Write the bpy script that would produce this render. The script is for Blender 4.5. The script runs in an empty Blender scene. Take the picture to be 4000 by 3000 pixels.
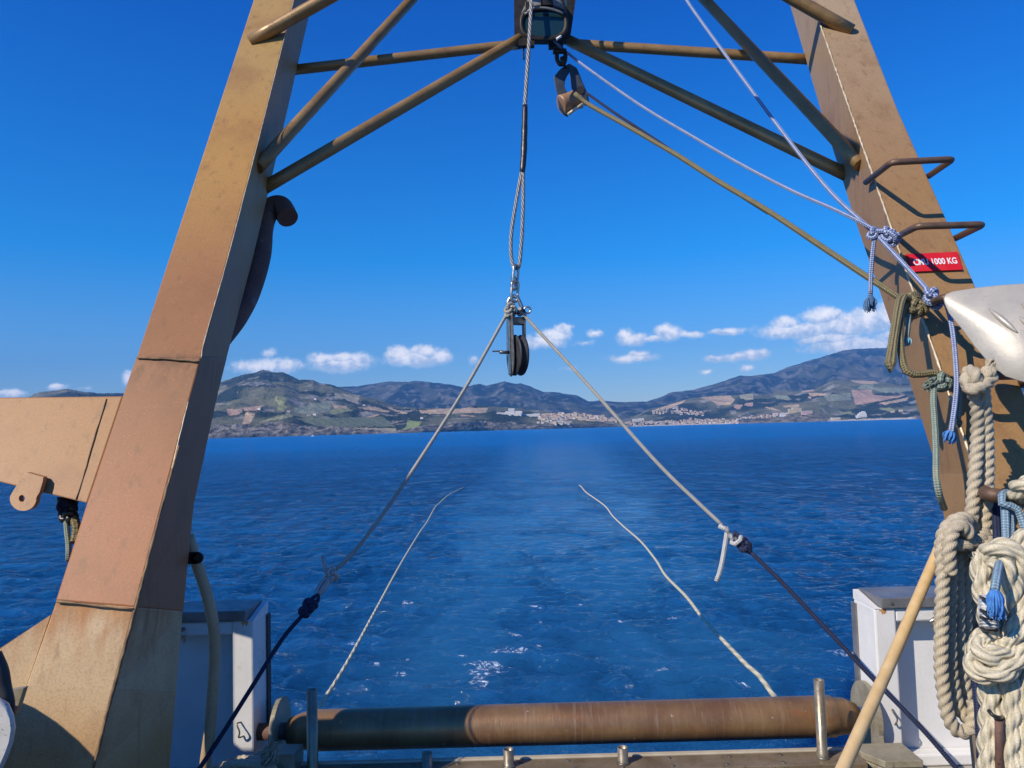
import bpy, math, random
import numpy as np
from mathutils import Vector
R = math.radians
random.seed(7)
scene = bpy.context.scene
col = scene.collection

# ------------------------------------------------------------------ camera
FP = 2950.0                      # focal length in photo pixels (4000 x 3000)
CAMZ = 2.8
PITCH = math.atan((1677 - 1500) / FP)
ROLL = math.atan(0.0272)
CAM = Vector((0, 0, CAMZ))
fwd = Vector((0, math.cos(PITCH), math.sin(PITCH)))
up0 = Vector((0, -math.sin(PITCH), math.cos(PITCH)))
rgt = Vector((1, 0, 0)) * math.cos(ROLL) - up0 * math.sin(ROLL)
upv = up0 * math.cos(ROLL) + Vector((1, 0, 0)) * math.sin(ROLL)
cd = bpy.data.cameras.new('camera'); cam = bpy.data.objects.new('camera', cd); col.objects.link(cam)
cd.sensor_width = 36; cd.lens = 36 * FP / 4000; cd.clip_start = 0.05; cd.clip_end = 60000
from mathutils import Matrix
m3 = Matrix((rgt, upv, -fwd)).transposed()
cam.matrix_world = Matrix.Translation(CAM) @ m3.to_4x4()
scene.camera = cam

# ------------------------------------------------------------------ light
SUN_AZ, SUN_EL = 51.5, 36.5          # degrees left of straight behind the camera, elevation
sv = Vector((-math.sin(R(SUN_AZ)) * math.cos(R(SUN_EL)), -math.cos(R(SUN_AZ)) * math.cos(R(SUN_EL)), math.sin(R(SUN_EL))))
ld = bpy.data.lights.new('sun', 'SUN'); sun = bpy.data.objects.new('sun', ld); col.objects.link(sun)
ld.energy = 5.0; ld.angle = R(0.5); ld.color = (1.0, 0.90, 0.76)
sun.rotation_euler = (-sv).to_track_quat('-Z', 'Y').to_euler()

scene.view_settings.view_transform = 'Standard'; scene.view_settings.look = 'None'
scene.view_settings.exposure = 0.08; scene.view_settings.gamma = 1.0
scene.cycles.max_bounces = 4; scene.cycles.diffuse_bounces = 2; scene.cycles.volume_bounces = 0; scene.cycles.transparent_max_bounces = 6
scene.cycles.caustics_reflective = False; scene.cycles.caustics_refractive = False

class NT:
    """tiny node-tree helper"""
    def __init__(s, nt): s.t = nt; s.n = nt.nodes; s.l = nt.links
    def new(s, typ, **kw):
        n = s.n.new(typ)
        for k, v in kw.items(): setattr(n, k, v)
        return n
    def set(s, sock, v):
        if isinstance(v, bpy.types.NodeSocket): s.l.new(v, sock)
        elif v is not None: sock.default_value = v
    def math(s, op, a, b=None, c=None, clamp=False):
        n = s.n.new('ShaderNodeMath'); n.operation = op; n.use_clamp = clamp
        s.set(n.inputs[0], a); s.set(n.inputs[1], b); s.set(n.inputs[2], c)
        return n.outputs[0]
    def vec(s, op, a, b=None):
        n = s.n.new('ShaderNodeVectorMath'); n.operation = op
        s.set(n.inputs[0], a)
        if b is not None: s.set(n.inputs[1], b)
        return n.outputs['Value'] if op in ('LENGTH', 'DOT_PRODUCT', 'DISTANCE') else n.outputs[0]
    def noise(s, vec, scale, detail=4, rough=0.55, dist=0.0):
        n = s.n.new('ShaderNodeTexNoise'); s.set(n.inputs['Vector'], vec)
        n.inputs['Scale'].default_value = scale; n.inputs['Detail'].default_value = detail
        n.inputs['Roughness'].default_value = rough; n.inputs['Distortion'].default_value = dist
        return n.outputs['Fac']
    def ramp(s, fac, lo, hi, a=0.0, b=1.0, smooth=True):
        n = s.n.new('ShaderNodeMapRange'); n.interpolation_type = 'SMOOTHSTEP' if smooth else 'LINEAR'; n.clamp = True
        s.set(n.inputs['Value'], fac)
        s.set(n.inputs['From Min'], lo); s.set(n.inputs['From Max'], hi)
        n.inputs['To Min'].default_value = a; n.inputs['To Max'].default_value = b
        return n.outputs[0]
    def mix(s, fac, a, b, mode='MIX'):
        n = s.n.new('ShaderNodeMix'); n.data_type = 'RGBA'; n.blend_type = mode
        s.set(n.inputs[0], fac)
        for sock, v in ((n.inputs[6], a), (n.inputs[7], b)):
            if isinstance(v, tuple) and len(v) == 3: v = (*v, 1)
            s.set(sock, v)
        return n.outputs[2]
    def comb(s, x, y, z):
        n = s.n.new('ShaderNodeCombineXYZ'); s.set(n.inputs[0], x); s.set(n.inputs[1], y); s.set(n.inputs[2], z); return n.outputs[0]
    def sep(s, v):
        n = s.n.new('ShaderNodeSeparateXYZ'); s.set(n.inputs[0], v); return n.outputs

# ------------------------------------------------------------------ sky (world)
def hz(px): return 1677 - 0.0272 * (px - 2000)        # the sea horizon in the photo
world = bpy.data.worlds.new('World'); scene.world = world; world.use_nodes = True
w = NT(world.node_tree); w.n.clear()
sky = w.new('ShaderNodeTexSky', sky_type='NISHITA'); sky.sun_disc = False
sky.sun_elevation = R(SUN_EL); sky.sun_rotation = math.atan2(sv.x, sv.y); sky.air_density = 1.0; sky.dust_density = 0.3; sky.ozone_density = 3.0
tc = w.new('ShaderNodeTexCoord').outputs['Generated']
sx, sy, sz = w.sep(tc)
iy = w.math('DIVIDE', 1.0, w.math('MAXIMUM', sy, 0.05))
u = w.math('MULTIPLY', sx, iy); v = w.math('MULTIPLY', sz, iy)
# deepen the blue aloft (polarised clear autumn sky), keep the pale band low down
tint = w.mix(w.ramp(sz, 0.0, 0.22, smooth=False), (0.95, 1.02, 1.18), (0.07, 0.88, 1.62))
tint = w.mix(w.ramp(sz, 0.22, 0.50, smooth=False), tint, (0.0, 0.55, 1.60))
skyc = w.mix(1.0, sky.outputs[0], tint, 'MULTIPLY')
uv = w.comb(u, v, 0.0)
warp1 = w.noise(uv, 22, 6, 0.62); warp2 = w.noise(w.vec('ADD', uv, (3.1, 7.7, 1.3)), 22, 6, 0.62)
wuv = w.vec('ADD', uv, w.comb(w.math('MULTIPLY', w.math('SUBTRACT', warp1, 0.5), 0.022), w.math('MULTIPLY', w.math('SUBTRACT', warp2, 0.5), 0.016), 0.0))
CL = [(1050,1432,150,34,1),(960,1430,70,26,.7),(1050,1382,36,20,.6),(1330,1424,140,34,1),(1260,1402,65,32,1),(1405,1402,62,36,1),(1330,1396,70,30,.9),
      (1620,1402,142,34,1),(1560,1384,70,34,1),(1660,1382,75,34,1),(1725,1394,45,34,.9),(1850,1408,28,22,.5),
      (2130,1332,95,30,1),(2165,1308,80,34,1),(2210,1286,42,28,1),(2085,1342,60,24,.9),(2330,1300,36,20,.75),(2290,1336,50,16,.45),
      (2480,1318,70,30,.8),(2450,1300,40,26,.8),(2620,1300,66,38,.95),(2560,1322,90,18,.7),(2710,1304,60,20,.7),(2850,1292,90,18,.8),
      (2475,1396,110,22,.85),(2500,1382,50,20,.85),(2890,1394,120,22,.8),(2950,1382,70,26,.85),(2800,1400,50,16,.9),(2915,1440,40,16,.65),(2760,1450,34,14,.6),
      (3120,1290,170,34,.95),(3080,1262,70,34,.9),(3240,1240,90,44,1),(3300,1268,140,60,1),(3420,1250,120,60,1),(3560,1230,150,80,1),(3250,1322,150,24,.85),(3350,1348,220,40,.9),(3560,1330,200,60,.9),
      (2230,1440,50,14,.4),(35,1536,70,20,1),(215,1507,46,16,.9),(500,1478,40,34,.9),(320,1520,50,10,.4),(-200,1500,160,40,.9),(4300,1280,300,80,.9)]
mask = None; rel = None
for (cx, cy, rx, ry, a) in CL:
    cu = (cx - 2000) / FP; cv = (hz(cx) - cy) / FP
    q = w.vec('MULTIPLY', w.vec('SUBTRACT', wuv, (cu, cv, 0)), (FP / rx, FP / ry, 0))
    mm = w.math('MULTIPLY', w.math('SUBTRACT', 1.25, w.vec('LENGTH', q)), a); ry_ = w.sep(q)[1]
    if mask is None: mask = mm; rel = ry_
    else:
        rel = w.math('MULTIPLY_ADD', w.math('GREATER_THAN', mm, mask), w.math('SUBTRACT', ry_, rel), rel)
        mask = w.math('MAXIMUM', mask, mm)
fine = w.noise(uv, 90, 6, 0.6)
mk = w.math('ADD', mask, w.math('MULTIPLY', w.math('SUBTRACT', fine, 0.5), 0.9))
cover = w.math('MULTIPLY', w.ramp(mk, 0.08, 0.62), 0.93)
# the tops are bright, the thick undersides greyer: brightness from a noise sampled a little lower
relief = w.noise(w.vec('ADD', uv, (0.0, 0.004, 0.0)), 60, 5, 0.55)
br = w.math('ADD', w.math('MULTIPLY', rel, 0.55), w.math('MULTIPLY', w.math('SUBTRACT', relief, 0.5), 2.4))
ccol = w.mix(w.ramp(br, -0.55, 0.45), (5.2, 6.8, 9.0), (14.5, 13.6, 12.8))
edge = w.ramp(mk, 0.15, 0.9)
ccol = w.mix(edge, (6.5, 8.2, 10.0), ccol)
above = w.math('MULTIPLY', cover, w.ramp(sy, 0.1, 0.2))
out = w.mix(above, skyc, ccol)
bg = w.new('ShaderNodeBackground'); w.l.new(out, bg.inputs[0]); bg.inputs[1].default_value = 0.1
wo = w.new('ShaderNodeOutputWorld'); w.l.new(bg.outputs[0], wo.inputs[0])
world.cycles.sampling_method = 'MANUAL'; world.cycles.sample_map_resolution = 512

# ------------------------------------------------------------------ projection helpers
def ray(px, py):
    x = (px - 2000) / FP; y = (1500 - py) / FP
    return fwd + rgt * x + upv * y
def W(px, py, Y):
    d = ray(px, py); return CAM + d * (Y / d.y)
def WZ(px, py, z):
    d = ray(px, py); return CAM + d * ((z - CAM.z) / d.z)
def on(px, py, f):
    """point of the pixel's ray on the surface Y = f(z)"""
    Y = 3.0
    for _ in range(40): Y = 0.5 * Y + 0.5 * f(W(px, py, Y).z)
    return W(px, py, Y)
def along(pts, Y0, Y1):
    """pixel polyline -> world points, 1/Y running linearly along it (a straight line in space)"""
    L = [0]
    for a, b in zip(pts, pts[1:]): L.append(L[-1] + math.hypot(b[0] - a[0], b[1] - a[1]))
    return [W(p[0], p[1], 1 / (1 / Y0 + (1 / Y1 - 1 / Y0) * l / L[-1])) for p, l in zip(pts, L)]
def pw(xs, ys):
    return lambda z: float(np.interp(z, xs, ys)) if xs[0] <= z <= xs[-1] else (ys[0] + (z - xs[0]) * (ys[1] - ys[0]) / (xs[1] - xs[0]) if z < xs[0] else ys[-1] + (z - xs[-1]) * (ys[-1] - ys[-2]) / (xs[-1] - xs[-2]))
def smooth(pts, n=8):
    P = [Vector(p) for p in pts]
    if len(P) < 3: return [P[0].lerp(P[-1], i / n) for i in range(n + 1)]
    P = [2 * P[0] - P[1]] + P + [2 * P[-1] - P[-2]]
    o = []
    for i in range(1, len(P) - 2):
        a, b, c, d = P[i - 1:i + 3]
        for k in range(n):
            t = k / n
            o.append(0.5 * ((2 * b) + (c - a) * t + (2 * a - 5 * b + 4 * c - d) * t * t + (3 * b - a - 3 * c + d) * t ** 3))
    o.append(P[-2]); return o
def resample(pts, step):
    pts = [Vector(p) for p in pts]; L = [0]
    for a, b in zip(pts, pts[1:]): L.append(L[-1] + (b - a).length)
    n = max(2, int(L[-1] / step)); A = np.array([tuple(p) for p in pts]); s = np.linspace(0, L[-1], n + 1)
    return [Vector((np.interp(q, L, A[:, 0]), np.interp(q, L, A[:, 1]), np.interp(q, L, A[:, 2]))) for q in s]

# ------------------------------------------------------------------ mesh helpers
class MB:
    def __init__(s): s.v = []; s.f = []; s.uv = []; s.sm = []; s.mi = []
    def quad(s, idx, uv=None, smooth=False, mi=0):
        s.f.append(tuple(idx)); s.uv.append(uv or [(0, 0)] * len(idx)); s.sm.append(smooth); s.mi.append(mi)
    def hexa(s, c, mi=0):
        """8 corners: front TL TR BR BL, back TL TR BR BL"""
        b = len(s.v); s.v += [Vector(p) for p in c]
        for q in ((0, 3, 2, 1), (4, 5, 6, 7), (0, 1, 5, 4), (3, 7, 6, 2), (0, 4, 7, 3), (1, 2, 6, 5)): s.quad([b + i for i in q], mi=mi)
        return s
    def box(s, x0, x1, y0, y1, z0, z1, mi=0):
        return s.hexa([(x0, y0, z1), (x1, y0, z1), (x1, y0, z0), (x0, y0, z0), (x0, y1, z1), (x1, y1, z1), (x1, y1, z0), (x0, y1, z0)], mi)
    def loft(s, rings, cap=True, smooth=False, mi=0, close=True):
        b = len(s.v); n = len(rings[0])
        for r in rings: s.v += [Vector(p) for p in r]
        for i in range(len(rings) - 1):
            for j in range(n if close else n - 1):
                k = (j + 1) % n
                s.quad([b + i * n + j, b + i * n + k, b + (i + 1) * n + k, b + (i + 1) * n + j], smooth=smooth, mi=mi)
        if cap:
            s.quad([b + j for j in range(n)][::-1], mi=mi); s.quad([b + (len(rings) - 1) * n + j for j in range(n)], mi=mi)
        return s
    def prism(s, poly, off, mi=0):
        return s.loft([poly, [Vector(p) + Vector(off) for p in poly]], mi=mi)
    def tube(s, pts, r, n=12, lobes=0, pitch=0.1, depth=0.18, cap=True, mi=0, v0=0.0):
        P = [Vector(p) for p in pts]
        rr = r if isinstance(r, (list, tuple)) else [r] * len(P)
        if len(rr) != len(P): rr = list(np.interp(np.linspace(0, 1, len(P)), np.linspace(0, 1, len(rr)), rr))
        t = (P[1] - P[0]).normalized(); a = t.cross(Vector((0, 0, 1)))
        if a.length < 0.1: a = t.cross(Vector((0, 1, 0)))
        a.normalize(); b0 = len(s.v); L = v0; vs = []
        for i, p in enumerate(P):
            if i: L += (p - P[i - 1]).length
            tt = (P[min(i + 1, len(P) - 1)] - P[max(i - 1, 0)])
            tt = tt.normalized() if tt.length > 1e-9 else t
            a = (a - tt * a.dot(tt)); a = a.normalized() if a.length > 1e-6 else tt.orthogonal().normalized()
            c = tt.cross(a); vs.append(L); t = tt
            for k in range(n):
                th = 2 * math.pi * k / n; q = rr[i]
                if lobes:
                    ph = lobes * (th - 2 * math.pi * L / pitch)
                    q *= 1 - depth + depth * 1.6 * abs(math.cos(ph / 2))
                s.v.append(p + a * math.cos(th) * q + c * math.sin(th) * q)
        for i in range(len(P) - 1):
            for k in range(n):
                k2 = (k + 1) % n
                s.quad([b0 + i * n + k, b0 + (i + 1) * n + k, b0 + (i + 1) * n + k2, b0 + i * n + k2],
                       [(k / n, vs[i]), (k / n, vs[i + 1]), ((k + 1) / n, vs[i + 1]), ((k + 1) / n, vs[i])], True, mi)
        if cap:
            s.quad([b0 + k for k in range(n)], mi=mi); s.quad([b0 + (len(P) - 1) * n + k for k in range(n)][::-1], mi=mi)
        return s
    def lathe(s, c, axis, prof, n=32, mi=0, cap=True):
        """prof: (distance along axis, radius)"""
        ax = Vector(axis).normalized(); a = ax.orthogonal().normalized(); b = ax.cross(a); c = Vector(c)
        rings = [[c + ax * h + (a * math.cos(2 * math.pi * k / n) + b * math.sin(2 * math.pi * k / n)) * max(r, 1e-4) for k in range(n)] for h, r in prof]
        return s.loft(rings, smooth=True, mi=mi, cap=cap)
    def build(s, name, mat, parent=None, bevel=0.0, loc=None, autos=40):
        o0 = Vector(parent['_o']) if parent is not None else (Vector(loc) if loc is not None else Vector((sum(v.x for v in s.v) / len(s.v), sum(v.y for v in s.v) / len(s.v), min(v.z for v in s.v))))
        me = bpy.data.meshes.new(name)
        me.from_pydata([tuple(v - o0) for v in s.v], [], s.f)
        ul = me.uv_layers.new(name='UVMap')
        ul.data.foreach_set('uv', np.array([c for f in s.uv for c in f], dtype=np.float32).ravel())
        me.polygons.foreach_set('use_smooth', s.sm)
        for mm in (mat if isinstance(mat, (list, tuple)) else [mat]): me.materials.append(mm)
        me.polygons.foreach_set('material_index', s.mi)
        me.update()
        o = bpy.data.objects.new(name, me); col.objects.link(o)
        if parent is not None: o.parent = parent
        else: o.location = o0
        o['_o'] = tuple(o0)
        if bevel:
            bm = o.modifiers.new('bevel', 'BEVEL'); bm.width = bevel; bm.segments = 2; bm.limit_method = 'ANGLE'; bm.angle_limit = R(35)
        return o
def empty(name, loc):
    o = bpy.data.objects.new(name, None); col.objects.link(o); o.location = loc; o['_o'] = tuple(loc); o.empty_display_size = 0.1
    return o
def tag(o, label=None, cat=None, group=None, kind=None):
    if label: o['label'] = label
    if cat: o['category'] = cat
    if group: o['group'] = group
    if kind: o['kind'] = kind
    return o

# ------------------------------------------------------------------ materials
def mat(name):
    m = bpy.data.materials.new(name); m.use_nodes = True; t = NT(m.node_tree)
    b = t.n['Principled BSDF']; t.b = b
    t.obj = t.new('ShaderNodeNewGeometry').outputs['Position']
    return m, t
def bump(t, h, strength=0.4, dist=0.01):
    n = t.new('ShaderNodeBump'); n.inputs['Strength'].default_value = strength; n.inputs['Distance'].default_value = dist
    t.l.new(h, n.inputs['Height']); t.l.new(n.outputs[0], t.b.inputs['Normal'])
def painted(name, c1, c2, rough=0.5, metal=0.0, scale=6, speck=None, speckamt=0.25, bmp=0.15, rust=None, rustlo=0.62, streak=0.0, stretch=(1, 1, 1)):
    m, t = mat(name)
    p = t.vec('MULTIPLY', t.obj, stretch)
    c = t.mix(t.ramp(t.noise(p, scale, 6, 0.6), 0.3, 0.7), c1, c2)
    if streak:
        c = t.mix(t.math('MULTIPLY', t.ramp(t.noise(t.vec('MULTIPLY', t.obj, (22, 22, 1.6)), 1.5, 4), 0.5, 0.75), streak), c, tuple(x * 0.45 for x in c1))
    if rust:
        c = t.mix(t.ramp(t.noise(p, scale * 0.6, 7, 0.7), rustlo, rustlo + 0.12), c, rust)
    if speck:
        c = t.mix(t.math('MULTIPLY', t.ramp(t.noise(t.obj, 110, 2, 0.5), 0.60, 0.68), speckamt), c, speck)
    t.l.new(c, t.b.inputs['Base Color'])
    rr = t.ramp(t.noise(p, scale * 2, 5), 0.3, 0.7, rough - 0.08, rough + 0.12)
    t.l.new(rr, t.b.inputs['Roughness']); t.b.inputs['Metallic'].default_value = metal
    if bmp: bump(t, t.noise(t.obj, 90, 4, 0.6), bmp, 0.004)
    return m

def leg_mat(name, zones, dull, seam=None):
    """weathered gantry paint; zones: list of (z, colour) going up"""
    m, t = mat(name)
    x, y, z = t.sep(t.obj)
    zz = t.math('ADD', z, t.math('MULTIPLY', t.math('SUBTRACT', t.noise(t.obj, 2.2, 5, 0.6), 0.5), 0.30))
    c = zones[0][1]
    for (z0, z1, cc) in zones[1:]: c = t.mix(t.ramp(zz if z1 - z0 > 0.05 else z, z0, z1), c, cc)
    big = t.noise(t.obj, 3.5, 7, 0.65)
    c = t.mix(t.ramp(big, 0.46, 0.70, 0, 0.45), c, (dull[0] * .72, dull[1] * .52, dull[2] * .45))
    fine = t.noise(t.obj, 55, 4, 0.6)
    if seam:   # rust bleeding and running down from a welded seam
        zs, ln, rc, am = seam
        run = t.noise(t.vec('MULTIPLY', t.obj, (14, 14, 1.5)), 1.6, 5, 0.65)
        band = t.math('MULTIPLY', t.ramp(z, zs - ln, zs), t.ramp(z, zs + .03, zs + .005))
        c = t.mix(t.math('MULTIPLY', t.math('MULTIPLY', band, t.ramp(run, 0.34, 0.66)), am), c, rc)
    c = t.mix(t.ramp(t.noise(t.obj, 160, 3, 0.6), 0.4, 0.7, 0, 0.30), c, tuple(k * 0.5 for k in dull))
    st = t.noise(t.vec('MULTIPLY', t.obj, (26, 26, 1.3)), 1.2, 4, 0.6)
    c = t.mix(t.ramp(st, 0.54, 0.72, 0, 0.42), c, tuple(k * 0.5 for k in dull))
    vo = t.new('ShaderNodeTexVoronoi'); vo.inputs['Scale'].default_value = 85; t.l.new(t.obj, vo.inputs['Vector'])
    sp = t.math('MULTIPLY', t.ramp(vo.outputs['Distance'], 0.15, 0.08), t.ramp(t.noise(t.obj, 9, 3), 0.42, 0.6))
    c = t.mix(t.math('MULTIPLY', sp, 0.55), c, (0.62, 0.50, 0.36))
    vr = t.noise(t.vec('ADD', t.obj, (5, 3, 9)), 16, 6, 0.7)
    c = t.mix(t.ramp(vr, 0.66, 0.74, 0, 0.7), c, (0.16, 0.075, 0.04))
    t.l.new(c, t.b.inputs['Base Color'])
    t.b.inputs['Metallic'].default_value = 0.0; t.b.inputs['Specular IOR Level'].default_value = 0.28
    t.b.inputs['Roughness'].default_value = 0.5
    c = c
    bump(t, t.math('ADD', t.noise(t.obj, 240, 3, 0.6), t.math('MULTIPLY', sp, 0.5)), 0.10, 0.0015)
    return m
def rope_mat(name, c1, c2, n=4, k=60, mode='braid', rough=0.85, dirt=None, fib=0.6):
    m, t = mat(name)
    uvn = t.new('ShaderNodeUVMap').outputs[0]; ux, uy, _ = t.sep(uvn)
    A = t.math('ADD', t.math('MULTIPLY', ux, n * 6.28318), t.math('MULTIPLY', uy, k * 6.28318))
    if mode == 'braid':
        B = t.math('SUBTRACT', t.math('MULTIPLY', ux, n * 6.28318), t.math('MULTIPLY', uy, k * 6.28318))
        pat = t.math('MULTIPLY', t.math('SINE', A), t.math('SINE', B))
    else: pat = t.math('SINE', A)
    f = t.ramp(pat, -0.35, 0.35)
    c = t.mix(f, c1, c2)
    fibre = t.noise(t.obj, 260, 3, 0.7)
    c = t.mix(t.ramp(fibre, 0.4, 0.7, 0, 0.45), c, tuple(q * 0.35 for q in c1))
    c = t.mix(t.ramp(t.noise(t.obj, 30, 4, 0.6), 0.45, 0.7, 0, 0.25), c, tuple(q * 0.6 for q in c1))
    if dirt: c = t.mix(t.ramp(t.noise(t.obj, 7, 4, 0.6), 0.55, 0.68, 0, 0.6), c, dirt)
    t.l.new(c, t.b.inputs['Base Color']); t.b.inputs['Roughness'].default_value = rough
    bump(t, t.math('ADD', pat, t.math('MULTIPLY', fibre, 1.2)), fib, 0.003)
    return m
M = {}
M['leg_l'] = leg_mat('bronze_paint', [(0, (0.40, 0.160, 0.062)), (2.5, 3.0, (0.33, 0.145, 0.056)), (3.3, 4.1, (0.44, 0.235, 0.062)), (4.2, 4.9, (0.42, 0.26, 0.085))], (0.34, 0.20, 0.09), (3.10, .16, (0.16, 0.07, 0.03), .85))
M['leg_foot'] = leg_mat('pale_bronze_paint', [(0, (0.48, 0.275, 0.105)), (1.75, 2.05, (0.60, 0.43, 0.24)), (2.20, 2.30, (0.48, 0.26, 0.10))], (0.38, 0.24, 0.12), (2.30, .26, (0.44, 0.18, 0.05), .9))
M['arm'] = leg_mat('tan_paint', [(0, (0.43, 0.215, 0.078))], (0.36, 0.22, 0.11))
M['leg_r'] = leg_mat('brown_paint', [(0, (0.40, 0.31, 0.20)), (2.0, 2.4, (0.36, 0.205, 0.078)), (3.0, 3.6, (0.34, 0.195, 0.082)), (3.8, 4.6, (0.38, 0.25, 0.135)), (4.6, 5.2, (0.42, 0.30, 0.175))], (0.28, 0.17, 0.08))
M['tube'] = painted('brace_paint', (0.27, 0.155, 0.055), (0.35, 0.215, 0.085), 0.42, 0.25, 5, (0.10, 0.06, 0.03), 0.6, 0.2, (0.20, 0.10, 0.05), 0.6)
M['dark_tube'] = painted('rung_paint', (0.11, 0.065, 0.04), (0.17, 0.10, 0.06), 0.5, 0.3, 12, (0.3, 0.2, 0.12), 0.3, 0.25)
M['seam'] = painted('weld_seam', (0.12, 0.07, 0.035), (0.30, 0.19, 0.09), 0.7, 0.0, 30)
M['edge'] = painted('worn_edge', (0.55, 0.42, 0.24), (0.72, 0.60, 0.40), 0.4, 0.2, 20)
M['rustpipe'] = painted('rusty_pipe', (0.11, 0.055, 0.042), (0.18, 0.095, 0.065), 0.75, 0.0, 9, (0.02, 0.01, 0.01), 0.6, 0.4, (0.22, 0.17, 0.15), 0.58)
M['white'] = painted('white_paint', (0.76, 0.745, 0.70), (0.82, 0.81, 0.77), 0.42, 0, 5, (0.5, 0.45, 0.36), 0.12, 0.25, (0.60, 0.54, 0.42), 0.64, 0.10)
M['rust'] = painted('rust_stain', (0.45, 0.20, 0.06), (0.62, 0.42, 0.22), 0.8, 0, 30)
M['capsteel'] = painted('cap_steel', (0.16, 0.16, 0.165), (0.25, 0.245, 0.24), 0.42, 0.3, 10, (0.3, 0.3, 0.3), 0.25, 0.1)
M['rubber'] = painted('black_rubber', (0.02, 0.02, 0.022), (0.035, 0.035, 0.036), 0.6, 0, 20)
M['blackiron'] = painted('black_iron', (0.016, 0.014, 0.013), (0.035, 0.028, 0.022), 0.5, 0.4, 20)
M['roller'] = None
M['steel'] = painted('stainless_steel', (0.42, 0.40, 0.37), (0.56, 0.54, 0.50), 0.28, 0.9, 25, (0.2, 0.15, 0.1), 0.3, 0.05)
M['darksteel'] = painted('dull_steel', (0.16, 0.145, 0.12), (0.26, 0.24, 0.20), 0.42, 0.6, 25, (0.05, 0.04, 0.03), 0.4, 0.15)
M['stake'] = painted('stake_steel', (0.25, 0.21, 0.14), (0.36, 0.31, 0.22), 0.36, 0.6, 14, (0.2, 0.1, 0.05), 0.4, 0.1, (0.28, 0.13, 0.05), 0.62)
M['sill'] = painted('sill_plate', (0.20, 0.15, 0.085), (0.30, 0.23, 0.14), 0.42, 0.3, 7, (0.1, 0.07, 0.04), 0.5, 0.15, (0.12, 0.07, 0.04), 0.6)
M['silledge'] = painted('sill_edge', (0.45, 0.38, 0.26), (0.55, 0.48, 0.34), 0.5, 0.0, 9)
M['deckmat'] = painted('deck_mat', (0.03, 0.028, 0.027), (0.055, 0.05, 0.046), 0.6, 0.0, 9, (0.2, 0.2, 0.2), 0.25, 0.3)
M['deck'] = painted('deck_paint', (0.42, 0.39, 0.32), (0.52, 0.49, 0.42), 0.55, 0, 5, (0.25, 0.2, 0.14), 0.3, 0.2)
M['deckdark'] = painted('dark_deck_paint', (0.055, 0.05, 0.045), (0.09, 0.08, 0.07), 0.6, 0, 5, (0.25, 0.2, 0.14), 0.2, 0.2)
M['hull'] = painted('hull_paint', (0.05, 0.10, 0.22), (0.06, 0.12, 0.25), 0.4, 0, 5)
M['bracket'] = painted('bracket_paint', (0.30, 0.26, 0.17), (0.42, 0.37, 0.26), 0.5, 0.3, 12, (0.1, 0.07, 0.04), 0.4, 0.2, (0.16, 0.09, 0.05), 0.62)
M['red'] = painted('red_plastic', (0.62, 0.012, 0.018), (0.66, 0.02, 0.025), 0.4, 0, 8, bmp=0)
M['letter'] = painted('white_letter', (0.80, 0.80, 0.80), (0.84, 0.84, 0.84), 0.5, 0, 8, bmp=0)
M['alu'] = painted('aluminium', (0.38, 0.345, 0.28), (0.47, 0.43, 0.355), 0.42, 0.25, 3, (0.3, 0.28, 0.25), 0.35, 0.12)
M['wood'] = painted('pale_wood', (0.60, 0.40, 0.17), (0.68, 0.48, 0.23), 0.5, 0, 3, (0.4, 0.25, 0.1), 0.2, 0.1, stretch=(6, 6, 1))
M['hose'] = painted('beige_hose', (0.42, 0.30, 0.17), (0.50, 0.37, 0.22), 0.5, 0, 6, (0.15, 0.1, 0.05), 0.3, 0.1)
M['cream'] = painted('cream_plastic', (0.55, 0.52, 0.45), (0.64, 0.61, 0.54), 0.4, 0, 10, (0.2, 0.17, 0.13), 0.5, 0.15)
M['lampbody'] = painted('grey_lamp_paint', (0.17, 0.18, 0.17), (0.23, 0.24, 0.22), 0.45, 0.2, 14)
M['glass'] = painted('lamp_glass', (0.010, 0.030, 0.040), (0.014, 0.045, 0.055), 0.12, 0, 4, bmp=0)
M['blockpaint'] = painted('blue_grey_paint', (0.035, 0.045, 0.065), (0.055, 0.068, 0.09), 0.5, 0.3, 18, (0.02, 0.02, 0.02), 0.5, 0.2, (0.03, 0.025, 0.02), 0.6)
M['sheave'] = painted('brown_sheave', (0.30, 0.165, 0.085), (0.38, 0.22, 0.12), 0.45, 0.1, 10)
M['tape'] = painted('black_tape', (0.012, 0.012, 0.012), (0.03, 0.028, 0.026), 0.35, 0, 30, bmp=0.4)
M['wire'] = rope_mat('wire_cable', (0.20, 0.19, 0.18), (0.62, 0.60, 0.58), 6, 30, 'twist', 0.4, fib=0.8)
M['r_grey'] = rope_mat('grey_braid', (0.30, 0.29, 0.25), (0.60, 0.58, 0.51), 4, 62)
M['r_white'] = rope_mat('white_braid', (0.42, 0.43, 0.42), (0.70, 0.70, 0.66), 4, 62)
M['r_navy'] = rope_mat('navy_braid', (0.008, 0.012, 0.035), (0.03, 0.045, 0.12), 4, 62)
M['r_blue'] = rope_mat('blue_white_braid', (0.08, 0.14, 0.36), (0.55, 0.60, 0.70), 3, 60)
M['r_ltblue'] = rope_mat('light_blue_braid', (0.16, 0.27, 0.36), (0.33, 0.44, 0.50), 4, 62)
M['r_green'] = rope_mat('olive_braid', (0.15, 0.12, 0.05), (0.31, 0.26, 0.14), 4, 62, dirt=(0.22, 0.15, 0.06))
M['r_pale'] = rope_mat('pale_green_braid', (0.17, 0.22, 0.17), (0.36, 0.42, 0.34), 4, 62, dirt=(0.34, 0.32, 0.2))
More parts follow.
